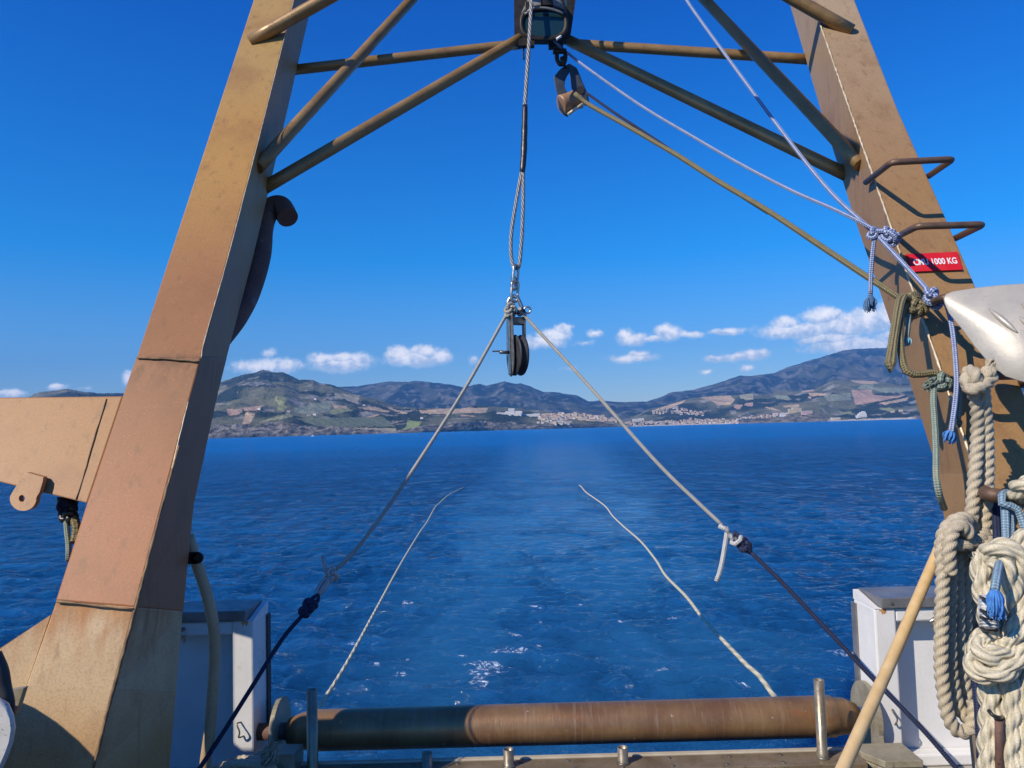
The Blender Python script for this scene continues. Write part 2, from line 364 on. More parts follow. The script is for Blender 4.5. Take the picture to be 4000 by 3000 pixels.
M['r_cream'] = rope_mat('cream_laid_rope', (0.58, 0.48, 0.32), (0.70, 0.60, 0.43), 30, 4, 'twist', 0.9, dirt=(0.38, 0.32, 0.24), fib=0.5)
M['r_thick'] = rope_mat('thick_laid_rope', (0.58, 0.50, 0.33), (0.72, 0.64, 0.46), 12, 3, 'twist', 0.9, dirt=(0.46, 0.33, 0.14), fib=0.6)
M['r_trail'] = rope_mat('yellow_white_rope', (0.58, 0.53, 0.34), (0.72, 0.68, 0.50), 3, 6, 'twist', 0.8)
M['fray_b'] = painted('blue_fibre', (0.04, 0.15, 0.42), (0.08, 0.26, 0.60), 0.9, 0, 60, bmp=0)
M['fray_db'] = painted('dark_blue_fibre', (0.05, 0.12, 0.25), (0.14, 0.26, 0.42), 0.9, 0, 60, bmp=0)
M['fray_lb'] = painted('pale_blue_fibre', (0.16, 0.38, 0.48), (0.36, 0.58, 0.62), 0.9, 0, 60, bmp=0)
# roller: bronze painted pipe scratched round its girth, rust and scuffs
m, t = mat('roller_paint')
c = t.mix(t.ramp(t.noise(t.obj, 4, 6, 0.65), 0.35, 0.68), (0.34, 0.20, 0.09), (0.22, 0.115, 0.055))
c = t.mix(t.ramp(t.noise(t.vec('MULTIPLY', t.obj, (60, 4, 4)), 1.0, 4, 0.7), 0.5, 0.72, 0, 0.6), c, (0.40, 0.28, 0.17))
c = t.mix(t.ramp(t.noise(t.vec('MULTIPLY', t.obj, (2, 8, 8)), 1.4, 6, 0.7), 0.56, 0.68, 0, 0.7), c, (0.33, 0.13, 0.045))
c = t.mix(t.ramp(t.noise(t.vec('MULTIPLY', t.obj, (20, 30, 30)), 1.3, 3, 0.6), 0.70, 0.75, 0, 0.9), c, (0.62, 0.52, 0.38))
t.l.new(c, t.b.inputs['Base Color']); t.b.inputs['Metallic'].default_value = 0.45; t.b.inputs['Roughness'].default_value = 0.42
bump(t, t.noise(t.vec('MULTIPLY', t.obj, (60, 10, 10)), 2, 4, 0.7), 0.3, 0.004)
M['roller'] = m

# ------------------------------------------------------------------ numpy noise
def vnoise(x, y, seed=0):
    xi = np.floor(x).astype(np.int64); yi = np.floor(y).astype(np.int64); fx = x - xi; fy = y - yi
    fx = fx * fx * (3 - 2 * fx); fy = fy * fy * (3 - 2 * fy)
    def h(a, b):
        n = (a * 374761393 + b * 668265263 + seed * 1442695041) & 0xffffffff
        n = ((n ^ (n >> 13)) * 1274126177) & 0xffffffff
        return ((n ^ (n >> 16)) & 0xffff) / 65535.0
    return (h(xi, yi) * (1 - fx) + h(xi + 1, yi) * fx) * (1 - fy) + (h(xi, yi + 1) * (1 - fx) + h(xi + 1, yi + 1) * fx) * fy
def fbm(x, y, o=5, seed=0, rough=0.5):
    s = np.zeros_like(x); a = 1.0; tot = 0
    for i in range(o):
        s += a * vnoise(x, y, seed + i * 17); tot += a; a *= rough; x = x * 2.03 + 5.2; y = y * 2.03 + 1.7
    return s / tot
def grid_object(name, X, Y, Z, mat_, colr=None, smooth_=True, extra=None):
    nr, nc = X.shape
    co = np.stack([X, Y, Z], -1).reshape(-1, 3).astype(np.float32)
    i = np.arange((nr - 1) * (nc - 1)); r = i // (nc - 1); c = i % (nc - 1)
    a = r * nc + c; fc = np.stack([a, a + 1, a + nc + 1, a + nc], 1).astype(np.int32)
    if extra is not None:
        ev, ef = extra; fc = np.concatenate([fc, np.array(ef, dtype=np.int32) + len(co)]); co = np.concatenate([co, np.array(ev, dtype=np.float32)])
    me = bpy.data.meshes.new(name); me.vertices.add(len(co)); me.vertices.foreach_set('co', co.ravel())
    me.loops.add(fc.size); me.loops.foreach_set('vertex_index', fc.ravel())
    me.polygons.add(len(fc)); me.polygons.foreach_set('loop_start', np.arange(0, fc.size, 4, dtype=np.int32))
    me.polygons.foreach_set('use_smooth', np.full(len(fc), smooth_))
    me.update(calc_edges=True); me.materials.append(mat_)
    if colr is not None:
        at = me.color_attributes.new('Col', 'FLOAT_COLOR', 'POINT')
        cc = np.ones((len(co), 4), dtype=np.float32); cc[:nr * nc, :3] = colr.reshape(-1, 3); at.data.foreach_set('color', cc.ravel())
    o = bpy.data.objects.new(name, me); col.objects.link(o); return o
def proj(X, Y, Z):
    """world -> photo pixels, arrays"""
    dx, dy, dz = X, Y, Z - CAMZ
    d = dx * fwd.x + dy * fwd.y + dz * fwd.z
    return 2000 + FP * (dx * rgt.x + dy * rgt.y + dz * rgt.z) / d, 1500 - FP * (dx * upv.x + dy * upv.y + dz * upv.z) / d

# ------------------------------------------------------------------ water
rng = np.random.RandomState(3)
th = np.radians(np.linspace(-39, 39, 1350))
dep = np.concatenate([np.linspace(0.60, 0.004, 900), np.geomspace(0.004, CAMZ / 10600, 60)[1:]])
rad = CAMZ / dep
TH, RD = np.meshgrid(th, rad)
wx = RD * np.sin(TH); wy = RD * np.cos(TH)
dr = np.gradient(rad)[:, None] * np.ones_like(TH); da = RD * (th[1] - th[0])
wcx = 0.30 + 0.050 * wy                                      # centre line of the wake
wid = 2.2 + 0.045 * wy
wk = np.exp(-((wx - wcx + 0.5 * (fbm(wx * .4, wy * .1, 3, 5) - .5)) / wid) ** 4)
wk *= np.clip(1.15 - wy / 260, 0.25, 1)
wsw = fbm(wx * .9 + 1.6 * fbm(wx * .5, wy * .4, 3, 11), wy * .55 + 1.6 * fbm(wx * .5, wy * .4, 3, 12), 4, 9)
wk = wk * (0.30 + 1.5 * np.clip((wsw - .36) * 2.6, 0, 1) * np.clip((60 - wy) / 40, 0, 1) + 0.75 * np.clip((wy - 20) / 40, 0, 1))
wk = np.clip(wk, 0, 1)
wz = np.zeros_like(wx)
qx = wx + 0.5 * (fbm(wx * .5, wy * .5, 3, 21) - .5); qy = wy + 0.5 * (fbm(wx * .5, wy * .5, 3, 22) - .5)
for i in range(130):
    lam = 0.08 * (25 ** rng.rand()); k = 2 * math.pi / lam
    a = rng.normal(0, 0.65) + 0.25                            # crests mostly across the view
    kx, ky = k * math.sin(a), k * math.cos(a)
    amp = 0.0075 * lam * min(1.0, (0.45 / lam)) ** 0.8 * (0.5 + rng.rand())
    step = np.abs(kx) * da + np.abs(ky) * dr
    fade = np.clip((2.2 - step) / 1.4, 0, 1)
    ph = kx * qx + ky * qy + rng.rand() * 6.283
    s = np.sin(ph); wz += amp * fade * (s + 0.25 * np.cos(2 * ph))
farw = np.clip((wy - 12) / 40, 0, 1)
for i in range(46):
    lam = 0.8 * (6 ** rng.rand()); k = 2 * math.pi / lam; a = rng.normal(0, 0.8) + 0.2
    kx, ky = k * math.sin(a), k * math.cos(a); step = np.abs(kx) * da + np.abs(ky) * dr
    wz += 0.0032 * lam ** 0.8 * (0.5 + rng.rand()) * np.clip((2.4 - step) / 1.4, 0, 1) * farw * np.sin(kx * qx + ky * qy + rng.rand() * 6.283)
gust = 0.55 + 0.9 * fbm(wx * 0.09, wy * 0.05, 4, 31)
wz *= gust * (1 - 0.75 * wk * np.clip(wy / 22 - .1, 0.15, 1))
# churned swirls inside the wake
sw = fbm(wx * 2.6 + 2.5 * fbm(wx * .8, wy * .8, 3, 41), wy * 2.6 + 2.5 * fbm(wx * .8, wy * .8, 3, 42), 4, 43)
near = np.clip((26 - wy) / 18, 0, 1) * np.clip(wk * 1.6, 0, 1)
wz += 0.035 * (np.abs(sw - 0.5) * 2) * near * 0.8 + 0.012 * np.abs(fbm(qx * 9, qy * 9, 3, 45) - .5) * near
wz += 0.03 * (fbm(wx * 0.5, wy * 0.3, 3, 51) - .5) * np.clip((120 - wy) / 100, 0, 1)
foam = np.zeros_like(wx)
rf_ = random.Random(21); FOAM_ = [(rf_.uniform(1150, 3050), rf_.uniform(2330, 2720), rf_.uniform(.05, .13), rf_.uniform(.03, .07)) for _ in range(20)]
for (px, py, rx_, ry_) in FOAM_ + [(1890, 2590, .26, .07), (1880, 2625, .18, .13), (1870, 2665, .13, .14), (1900, 2700, .16, .08), (1930, 2605, .25, .1), (1990, 2550, .3, .1), (1400, 2905, .3, .06), (1750, 2900, .35, .05), (3300, 2560, .3, .1), (2440, 2420, .12, .05)]:
    p = WZ(px, py, 0)
    foam = np.maximum(foam, 1.15 - np.hypot((wx - p.x) / rx_, (wy - p.y) / (ry_ * 1.6)))
fo = np.clip(foam, 0, 1) * 0.9 + 0.30 * (fbm(wx * 9, wy * 9, 4, 61) - .5)
wcol = np.stack([wk, np.clip(fo, 0, 1), np.clip(near, 0, 1)], -1)
m, t = mat('sea_water')
vc = t.new('ShaderNodeVertexColor', layer_name='Col').outputs[0]
wkf, foamf, nearf = t.sep(vc)
ps = t.vec('MULTIPLY', t.obj, (0.55, 1.0, 1.0))
base = t.mix(t.ramp(t.noise(t.vec('MULTIPLY', t.obj, (0.02, 0.07, 1)), 1.0, 4), 0.35, 0.65), (0.004, 0.046, 0.130), (0.008, 0.078, 0.21))
base = t.mix(t.ramp(t.noise(t.vec('MULTIPLY', t.obj, (0.35, 1.3, 1)), 1.0, 5, 0.65), 0.42, 0.66, 0, 0.65), base, (0.014, 0.115, 0.30))
st_ = t.noise(t.vec('MULTIPLY', t.obj, (1.7, 0.42, 1)), 1.0, 4, 0.6)
base = t.mix(t.ramp(st_, 0.46, 0.64, 0, 0.50), base, (0.001, 0.014, 0.055))  # dark shading of wave groups, painted as streaks into the body colour
base = t.mix(t.math('MULTIPLY', wkf, 0.8), base, (0.030, 0.175, 0.37))  # pale wake: smooth mirror-like sheen painted into the body colour
base = t.mix(t.math('MULTIPLY', nearf, 0.45), base, (0.002, 0.034, 0.085))
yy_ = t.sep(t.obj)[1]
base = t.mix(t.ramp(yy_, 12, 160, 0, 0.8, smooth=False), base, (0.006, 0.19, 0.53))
fmask = t.math('MULTIPLY', t.ramp(foamf, 0.10, 0.5), t.ramp(t.noise(t.obj, 12, 6, 0.75, 0.6), 0.51, 0.62))
base = t.mix(fmask, base, (0.72, 0.78, 0.80))
t.l.new(base, t.b.inputs['Base Color'])
t.l.new(t.ramp(t.sep(t.obj)[1], 10, 200, 1.30, 1.09, smooth=False), t.b.inputs['IOR']); t.b.subsurface_method = 'BURLEY'; t.b.inputs['Subsurface Weight'].default_value = 1.0; t.b.inputs['Subsurface Radius'].default_value = (1, 1, 1); t.b.inputs['Subsurface Scale'].default_value = 1.6 
t.l.new(t.math('ADD', t.ramp(yy_, 10, 400, 0.06, 0.18, smooth=False), t.math('MULTIPLY', fmask, 0.5)), t.b.inputs['Roughness'])
h1 = t.noise(ps, 1.6, 6, 0.62, 0.3); h2 = t.noise(ps, 7.0, 4, 0.55, 0.2); h3 = t.noise(t.vec('MULTIPLY', t.obj, (1.0, 0.45, 1)), 1.0, 5, 0.65)
hh = t.math('ADD', t.math('MULTIPLY', h1, t.ramp(t.sep(t.obj)[1], 8, 45, 0.08, 0.34, smooth=False)), t.math('ADD', t.math('MULTIPLY', h2, 0.05), t.math('MULTIPLY', h3, t.ramp(t.sep(t.obj)[1], 12, 160, 0.03, 0.55, smooth=False))))
hh = t.math('MULTIPLY', hh, t.math('SUBTRACT', 1.0, t.math('MULTIPLY', wkf, 0.6)))
bump(t, hh, 1.0, 1.5)
# body colour below, sky reflection above; unresolved chop keeps the far reflection weak
t.b.inputs['Specular IOR Level'].default_value = 0.0
gl_ = t.new('ShaderNodeBsdfGlossy'); nrm_ = t.b.inputs['Normal'].links[0].from_socket; t.l.new(nrm_, gl_.inputs['Normal'])
t.l.new(t.b.inputs['Roughness'].links[0].from_socket, gl_.inputs['Roughness'])
fr_ = t.new('ShaderNodeFresnel'); fr_.inputs['IOR'].default_value = 1.333; t.l.new(nrm_, fr_.inputs['Normal'])
cap_ = t.math('ADD', t.ramp(yy_, 10, 160, 0.55, 0.23, smooth=False), t.math('MULTIPLY', wkf, 0.16))
fac_ = t.math('MULTIPLY', t.math('MINIMUM', fr_.outputs[0], cap_), t.math('SUBTRACT', 1.0, fmask))
mx_ = t.new('ShaderNodeMixShader'); t.l.new(fac_, mx_.inputs[0]); t.l.new(t.b.outputs[0], mx_.inputs[1]); t.l.new(gl_.outputs[0], mx_.inputs[2])
t.l.new(mx_.outputs[0], t.n['Material Output'].inputs['Surface'])
M['water'] = m
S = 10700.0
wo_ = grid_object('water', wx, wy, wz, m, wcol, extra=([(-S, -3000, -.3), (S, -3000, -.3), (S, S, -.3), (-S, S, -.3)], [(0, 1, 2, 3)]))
tag(wo_, kind='structure')

# ------------------------------------------------------------------ hills
A_ = lambda L: [(800 + .497 * x, 1350 + .497 * y) for x, y in L]
B_ = lambda L: [(1800 + .452 * x, 1350 + .452 * y) for x, y in L]
C_ = lambda L: [(2600 + .452 * x, 1300 + .452 * y) for x, y in L]
TAN = (0.30, 0.215, 0.13); PINK = (0.27, 0.175, 0.12); LG = (0.17, 0.175, 0.075); GG = (0.14, 0.15, 0.10); BG = (0.15, 0.18, 0.06)
FIELDS = [(A_([(300,490),(445,472),(440,510),(330,520)]), PINK), (A_([(170,500),(290,500),(300,520),(240,555),(190,555)]), PINK), (A_([(320,530),(400,530),(370,590),(330,640),(260,665),(300,600)]), TAN),
 (A_([(560,400),(650,405),(620,460),(650,480),(620,520),(570,510),(580,460),(550,430)]), LG), (A_([(690,500),(860,450),(1000,445),(980,520),(860,540),(720,530)]), GG),
 (A_([(1000,450),(1050,470),(1110,475),(1120,495),(1010,495)]), TAN), (A_([(1010,497),(1120,495),(1170,510),(1000,545),(980,520)]), LG),
 (A_([(1020,375),(1220,390),(1200,460),(1120,430),(1015,405)]), (0.22,0.19,0.12)), (A_([(1170,490),(1340,480),(1460,520),(1400,530),(1280,505)]), TAN),
 (A_([(1170,580),(1350,540),(1370,545),(1250,590)]), TAN), (A_([(1410,478),(1460,490),(1600,540),(1560,540),(1450,500)]), TAN),
 (A_([(1530,440),(1580,410),(1620,440),(1620,480),(1510,460)]), LG), (A_([(1680,512),(1860,497),(2000,492),(2212,487),(2212,530),(1990,530),(1900,545),(1700,540)]), TAN),
 (A_([(1440,620),(1620,570),(1500,610)]), TAN), (A_([(960,640),(1500,650),(1500,672),(1000,665)]), (0.24,0.20,0.12)), (A_([(1590,590),(1700,600),(1680,640),(1520,680),(1580,640)]), BG),
 (A_([(400,610),(650,530),(700,560),(450,600)]), (0.2,0.19,0.09)), (A_([(700,570),(1400,560),(1500,640),(900,640)]), (0.10,0.11,0.06)),
 (B_([(0,560),(130,540),(240,535),(220,570),(0,580)]), TAN), (B_([(0,600),(120,610),(120,618),(0,612)]), TAN),
 (B_([(1680,550),(1950,467),(1900,495),(1700,560)]), TAN), (B_([(1370,600),(1660,530),(1560,565),(1400,605)]), TAN), (B_([(2080,452),(2212,436),(2212,490)]), PINK),
 (C_([(300,560),(440,547),(560,543),(600,580),(560,625),(450,625),(400,590)]), TAN), (C_([(640,538),(760,520),(755,580),(700,590),(640,560)]), (0.22,0.20,0.12)),
 (C_([(690,610),(760,600),(750,640),(680,630)]), PINK), (C_([(590,620),(670,625),(640,665),(590,655)]), PINK), (C_([(930,540),(1040,535),(1090,575),(1060,585),(960,570)]), GG),
 (C_([(1170,494),(1280,490),(1290,505),(1180,512)]), TAN), (C_([(1230,520),(1400,525),(1380,540),(1250,550)]), TAN), (C_([(1590,412),(1800,412),(1840,440),(1740,445),(1640,430)]), TAN),
 (C_([(1700,450),(1800,445),(1780,490),(1640,490)]), GG), (C_([(1600,500),(1780,490),(1790,540),(1960,550),(2080,535),(2000,565),(1800,600),(1640,625),(1630,580)]), PINK),
 (C_([(1360,540),(1600,520),(1600,580),(1400,590)]), GG), (C_([(1840,610),(2000,580),(2110,555),(2080,590),(1900,625)]), TAN), (C_([(1010,630),(1150,615),(1160,640),(1030,645)]), TAN),
 (C_([(850,640),(920,645),(1010,680),(940,670)]), TAN), (C_([(1840,655),(1930,645),(2000,670),(1950,690)]), LG), (C_([(1330,600),(1390,605),(1380,630),(1330,620)]), LG),
 (C_([(1500,690),(1600,680),(1610,700),(1520,710)]), LG), (C_([(0,645),(180,577),(150,605),(0,660)]), TAN), (C_([(1730,470),(2210,480),(2210,500),(1900,520)]), GG)]
def inpoly(x, y, poly):
    c = np.zeros(x.shape, bool); n = len(poly); j = n - 1
    for i in range(n):
        xi, yi = poly[i]; xj, yj = poly[j]
        if yi != yj:
            c ^= ((yi > y) != (yj > y)) & (x < (xj - xi) * (y - yi) / (yj - yi) + xi)
        j = i
    return c
m, t = mat('hillside')
vc = t.new('ShaderNodeVertexColor', layer_name='Col').outputs[0]
fn = t.noise(t.obj, 0.06, 5, 0.65)
c = t.mix(t.ramp(fn, 0.35, 0.68, 0, 0.35), vc, (0.03, 0.04, 0.025))
t.l.new(c, t.b.inputs['Base Color']); t.b.inputs['Roughness'].default_value = 0.95; t.b.inputs['Specular IOR Level'].default_value = 0.1
bump(t, t.noise(t.obj, 0.05, 5, 0.7), 0.9, 14.0)
M['hill'] = m
LAYERS = {}
def layer(name, xs0, xs1, shore, back, sil, cliff, sd, wood, fieldamt=1.0, rockamt=0.0, nrow=190, power=0.85, relief=0.24, step=2.4, label=None):
    pxs = np.arange(xs0, xs1, step)
    X0 = np.interp(pxs, *zip(*shore)); X1 = np.interp(pxs, *zip(*back)); sy_ = np.interp(pxs, *zip(*sil)); cl = np.interp(pxs, *zip(*cliff))
    jag = (fbm(pxs / 22.0, pxs * 0, 4, sd) - .5)
    Et = (1677 - 0.0272 * (pxs - 2000) - sy_) / FP
    JG = jag * 5 * np.clip((hz(pxs) - sy_) / 60, 0, 1) / FP     # elevation tangent of the skyline
    Et = np.maximum(Et, 0.0006); ct = np.minimum(cl / FP, Et * 0.95)
    T = np.concatenate([np.linspace(0, 0.03, 22), np.linspace(0.03, 1.0, nrow)[1:], np.linspace(1.02, 1.35, 16)])
    TT, PX = np.meshgrid(T, pxs, indexing='ij'); E = Et[None, :] + TT * 0; CT = ct[None, :] + TT * 0
    Yd = X0[None, :] + (X1 - X0)[None, :] * TT
    XW = (PX - 2000) / FP * Yd
    # valleys and spurs running down the slope
    wxx = XW / 520 + 1.2 * fbm(XW / 900, Yd / 900, 3, sd + 3)
    rid = np.abs(fbm(wxx, Yd / 650 + 0.8 * fbm(XW / 700, Yd / 500, 2, sd + 4), 4, sd + 5) - .5) * 2
    val = (1 - rid) ** 2 - 0.45
    n2 = fbm(XW / 150, Yd / 170, 5, sd + 7) - .5
    q = np.clip((TT - 0.03) / 0.97, 0, 1)
    g = CT / E + (1 - CT / E) * q ** power
    env = np.clip(q * 6, 0, 1) * np.clip((1 - q) * 3.5, 0, 1)
    g = g + env * (val * relief + n2 * 0.13)
    n3 = fbm(XW / 45, Yd / 60, 4, sd + 9)
    cliffz = np.clip(TT / 0.03, 0, 1)
    cshape = np.clip(cliffz ** 0.6 * (0.55 + 0.9 * fbm(XW / 38, TT * 40, 5, sd + 11)), 0, 1.1)
    g = np.where(TT < 0.03, CT / E * cshape, g)
    g = np.where(TT > 1, 1 - (TT - 1) * 2.8, g)
    h = np.maximum(g * E + JG[None, :] * q ** 5 * (TT <= 1.3), -0.001) * Yd
    tree = fbm(XW / 14, Yd / 14, 3, sd + 13)
    wd = fbm(XW / 260 + 3, Yd / 330, 4, sd + 15)
    woodm = np.clip((wd - wood) * 9, 0, 1)
    PXp, PYp = proj(XW, Yd, h)
    fld = np.zeros_like(h)
    colr = np.zeros(h.shape + (3,)); sc = fbm(XW / 90, Yd / 90, 4, sd + 19)[..., None]
    scrub = np.array([0.062, 0.068, 0.038]) * (1 - sc) * 1.1 + np.array([0.125, 0.115, 0.068]) * sc * 1.1
    woodc = np.array([0.010, 0.017, 0.010]) + 0.016 * tree[..., None]
    colr = scrub * (1 - woodm[..., None]) + woodc * woodm[..., None]
    rock = np.clip((fbm(XW / 60, Yd / 90, 5, sd + 23) - (0.62 - rockamt)) * 10, 0, 1)[..., None]
    colr = colr * (1 - rock * 0.7) + np.array([0.25, 0.225, 0.195]) * rock * 0.7
    if fieldamt:
        jx = PXp + 5 * (n3 - .5); jy = PYp + 4 * (n2)
        for poly, fc in FIELDS:
            inn = inpoly(jx, jy, poly) & (TT > 0.03) & (TT <= 1)
            row = 0.88 + 0.24 * fbm(XW / 35, Yd / 35, 3, 77)[..., None] + 0.08 * np.sign(np.sin((XW + Yd * 0.6) / 9))[..., None]
            colr = np.where(inn[..., None], np.array(fc) * row * 1.2, colr); fld = np.where(inn, 1, fld); woodm = np.where(inn, 0, woodm)
    crk = fbm(XW / 16, h / 8 + TT * 90, 5, sd + 29)[..., None]
    crk = np.clip((crk - .5) * 1.9 + .45, 0, 1); dk = .62 if name == 'foothills' else 1.0
    cl_c = (np.array([0.035, 0.032, 0.03]) * (1 - crk) + np.array([0.26, 0.22, 0.165]) * crk) * dk
    hasc = np.clip((CT * FP - 5) / 6, 0, 1)[..., None]
    cl_c = cl_c * hasc + np.array([0.36, 0.32, 0.25]) * (1 - hasc)
    cm = np.clip((0.036 + 0.03 * (n3 - .5) - TT) / 0.006, 0, 1)[..., None] if name != 'mountains' else 0
    colr = colr * (1 - cm) + cl_c * cm
    h = h + (tree - .3) * 9 * woodm * np.clip((1.02 - TT) * 20, 0, 1) + np.where((TT > .03) & (TT < 1), (tree - .5) * 4, 0) * (1 - fld)
    h = np.where(TT <= 0, -2, h)
    o = grid_object(name, XW, Yd, h, M['hill'], np.clip(colr * (0.9 if name == 'mountains' else 1.75), 0, 0.75))
    tag(o, kind='structure'); _, PYf = proj(XW, Yd, h)
    LAYERS[name] = (pxs, XW, Yd, h, PYf); return o
SIL_M = [(-1600,1560),(-400,1540),(110,1560),(600,1530),(1322,1509),(1397,1509),(1446,1499),(1521,1489),(1595,1492),(1620,1485),(1695,1494),(1769,1502),(1814,1514),(1854,1502),(1872,1499),(1899,1506),(1972,1490),(2012,1498),(2035,1495),(2071,1508),(2116,1529),(2184,1533),(2252,1544),(2297,1567),(2365,1565),(2424,1570),(2523,1568),(2569,1553),(2623,1532),(2713,1521),(2781,1503),(2871,1474),(2894,1466),(2939,1467),(3007,1459),(3029,1457),(3075,1436),(3142,1415),(3233,1388),(3305,1367),(3368,1360),(3459,1358),(3700,1345),(4100,1370),(5600,1500)]
layer('mountains', -1600, 5600, [(-1600,5600),(5600,5600)], [(-1600,8200),(2300,8200),(3400,9600),(5600,9600)], SIL_M, [(-1600,8),(5600,8)], 101, 0.40, 0, 0.06, nrow=150, power=0.8, relief=0.22, step=4)
SIL_N = [(-1600,1640),(-300,1600),(60,1565),(110,1550),(150,1530),(200,1524),(260,1516),(310,1527),(380,1535),(480,1535),(600,1540),(760,1520),(867,1487),(949,1462),(999,1452),(1029,1442),(1063,1452),(1108,1454),(1168,1482),(1222,1482),(1247,1494),(1297,1501),(1330,1515),(1397,1541),(1471,1559),(1545,1584),(1635,1594),(1794,1594),(1840,1586),(1894,1586),(1958,1588),(2026,1594),(2098,1603),(2162,1610),(2252,1617),(2388,1632),(2440,1655),(2470,1664)]
layer('near_hills', -1600, 2468, [(-1600,2000),(500,2150),(815,2250),(1223,2450),(1645,2750),(1900,3050),(2116,3200),(2468,3600)], [(-1600,4300),(1030,4500),(1350,4300),(1640,3900),(1800,3900),(2116,3900),(2468,3900)], SIL_N,
      [(-1600,45),(815,50),(1100,52),(1200,30),(1300,28),(1420,16),(1500,9),(1560,10),(1640,22),(1700,26),(1800,34),(1950,30),(2050,18),(2200,18),(2350,14),(2440,6)], 202, 0.47, 1.0, 0.0, power=0.9)
SIL_R = [(2330,1664),(2415,1650),(2500,1612),(2523,1598),(2600,1584),(2659,1562),(2718,1552),(2758,1546),(2826,1544),(2944,1534),(3007,1540),(3043,1523),(3120,1526),(3179,1519),(3255,1483),(3323,1483),(3427,1488),(3549,1500),(3700,1500),(4200,1540),(5600,1600)]
layer('foothills', 2330, 5600, [(2330,4200),(2800,4300),(3000,3900),(3230,3700),(3600,3500),(5600,3500)], [(2330,4700),(2600,5400),(5600,5500)], SIL_R,
      [(2330,2),(2830,3),(2880,14),(3007,27),(3142,32),(3200,24),(3240,3),(3540,3),(3580,12),(5600,14)], 303, 0.44, 1.0, -0.02, power=0.8)
def ground(name, px, py):
    pxs, XW, Yd, h, PY = LAYERS[name]
    i = int(np.clip(round((px - pxs[0]) / (pxs[1] - pxs[0])), 0, len(pxs) - 1))
    c = PY[:, i]; j = int(np.argmax(c <= py))
    if c[j] > py: j = int(np.argmin(c))
    return Vector((XW[j, i], Yd[j, i], h[j, i]))

# ================================================================== THE BOAT
ZS = 1.45; ZD = 1.31                                    # level of the covering board / stern sill
# ---- hull and deck (setting)
d = MB(); d.box(-2.6, 3.0, -6.0, 3.30, 0.95, 1.20); tag(d.build('deck', M['deckdark'], loc=(0.2, 0, 1.0)), kind='structure')
d = MB(); d.box(-2.62, 3.02, -6.0, 3.36, -0.4, 0.946); hull = d.build('boat_hull', M['hull'], loc=(0.2, 0, 0)); tag(hull, 'blue hull of the working boat under the stern deck', 'boat')

# ---- gantry
Fz = [CAMZ - 1.6, CAMZ - 0.55, CAMZ + 0.30, CAMZ + 2.54, CAMZ + 3.6]
Fy = [2.19, 2.40, 2.85, 4.30, 4.98]
YF = pw(Fz, Fy)
def YFb(off): return lambda z: YF(z) + off
TH_ = 0.34                                     # fore-and-aft depth of the box legs
g = empty('stern_gantry', (0.2, 2.3, ZD))
tag(g, 'big bronze painted steel A-frame gantry leaning over the stern, with tubular braces', 'gantry')
def leg(Lx, Mx, Rx, matl, inner):
    """Lx outer edge, Mx inner front edge, Rx inner back edge: pixel polylines sharing y stations"""
    rings = []
    for (a, b, c) in zip(Lx, Mx, Rx):
        A = on(a[0], a[1], YF); B = on(b[0], b[1], YF); C_ = on(c[0], c[1], YFb(TH_ + .04))
        wv = A - B; rings.append([A, B, C_, C_ + wv])
    return rings
def extend(r, a, b, zt):
    """extra ring beyond ring b on the line a->b up to height zt"""
    out = []
    for p, q in zip(r[a], r[b]):
        dlt = q - p; out.append(q + dlt * ((zt - q.z) / dlt.z))
    return out
def grow(r, e):  # push a ring outwards a few mm
    c = sum(r, Vector()) / 4
    return [p + (p - c).normalized() * e for p in r]
# left leg
Lu = [(990, 0), (826, 500), (662, 1000), (533, 1395)]
Mu = [(1148, 0), (1022, 500), (892, 1000), (784, 1400)]
Ru = [(1222, 0), (1108, 500), (991, 1000), (886, 1400)]
ru = leg(Lu, Mu, Ru, None, 1)[::-1]; ru.append(extend(ru, 0, 3, CAMZ + 3.5))
Ll = [(533, 1391), (479, 1548), (340, 1964), (217, 2347)]
Ml = [(785, 1395), (740, 1560), (631, 1975), (528, 2372)]
Rl = [(887.5, 1393), (846, 1560), (757, 1975), (717, 2390)]
rl = leg(Ll, Ml, Rl, None, 1)[::-1]
Lb = [(217.5, 2344), (99, 2678), (-20, 3000)]; Mb = [(529, 2369), (443, 2690), (365, 3000)]; Rb = [(717.5, 2386), (692, 2700), (666, 3000)]
rb = leg(Lb, Mb, Rb, None, 1)[::-1]; rb = [grow(q, -.0012) for q in rb]; rb.insert(0, extend(rb, 1, 0, ZD - 0.2))
lg = MB(); lg.loft(ru); lo = MB()
leg_l = lg.build('leg', M['leg_l'], g, bevel=0.006)
tag(leg_l, 'golden upper length of the bronze leg')
m_ = MB(); m_.loft([grow(q, .0012) for q in rl]); mid_l = m_.build('leg_casing', M['leg_l'], g, bevel=0.006)
m_ = MB(); m_.loft(rb); foot_l = m_.build('leg_foot', M['leg_foot'], g, bevel=0.006); tag(foot_l, 'pale lower length of the leg')
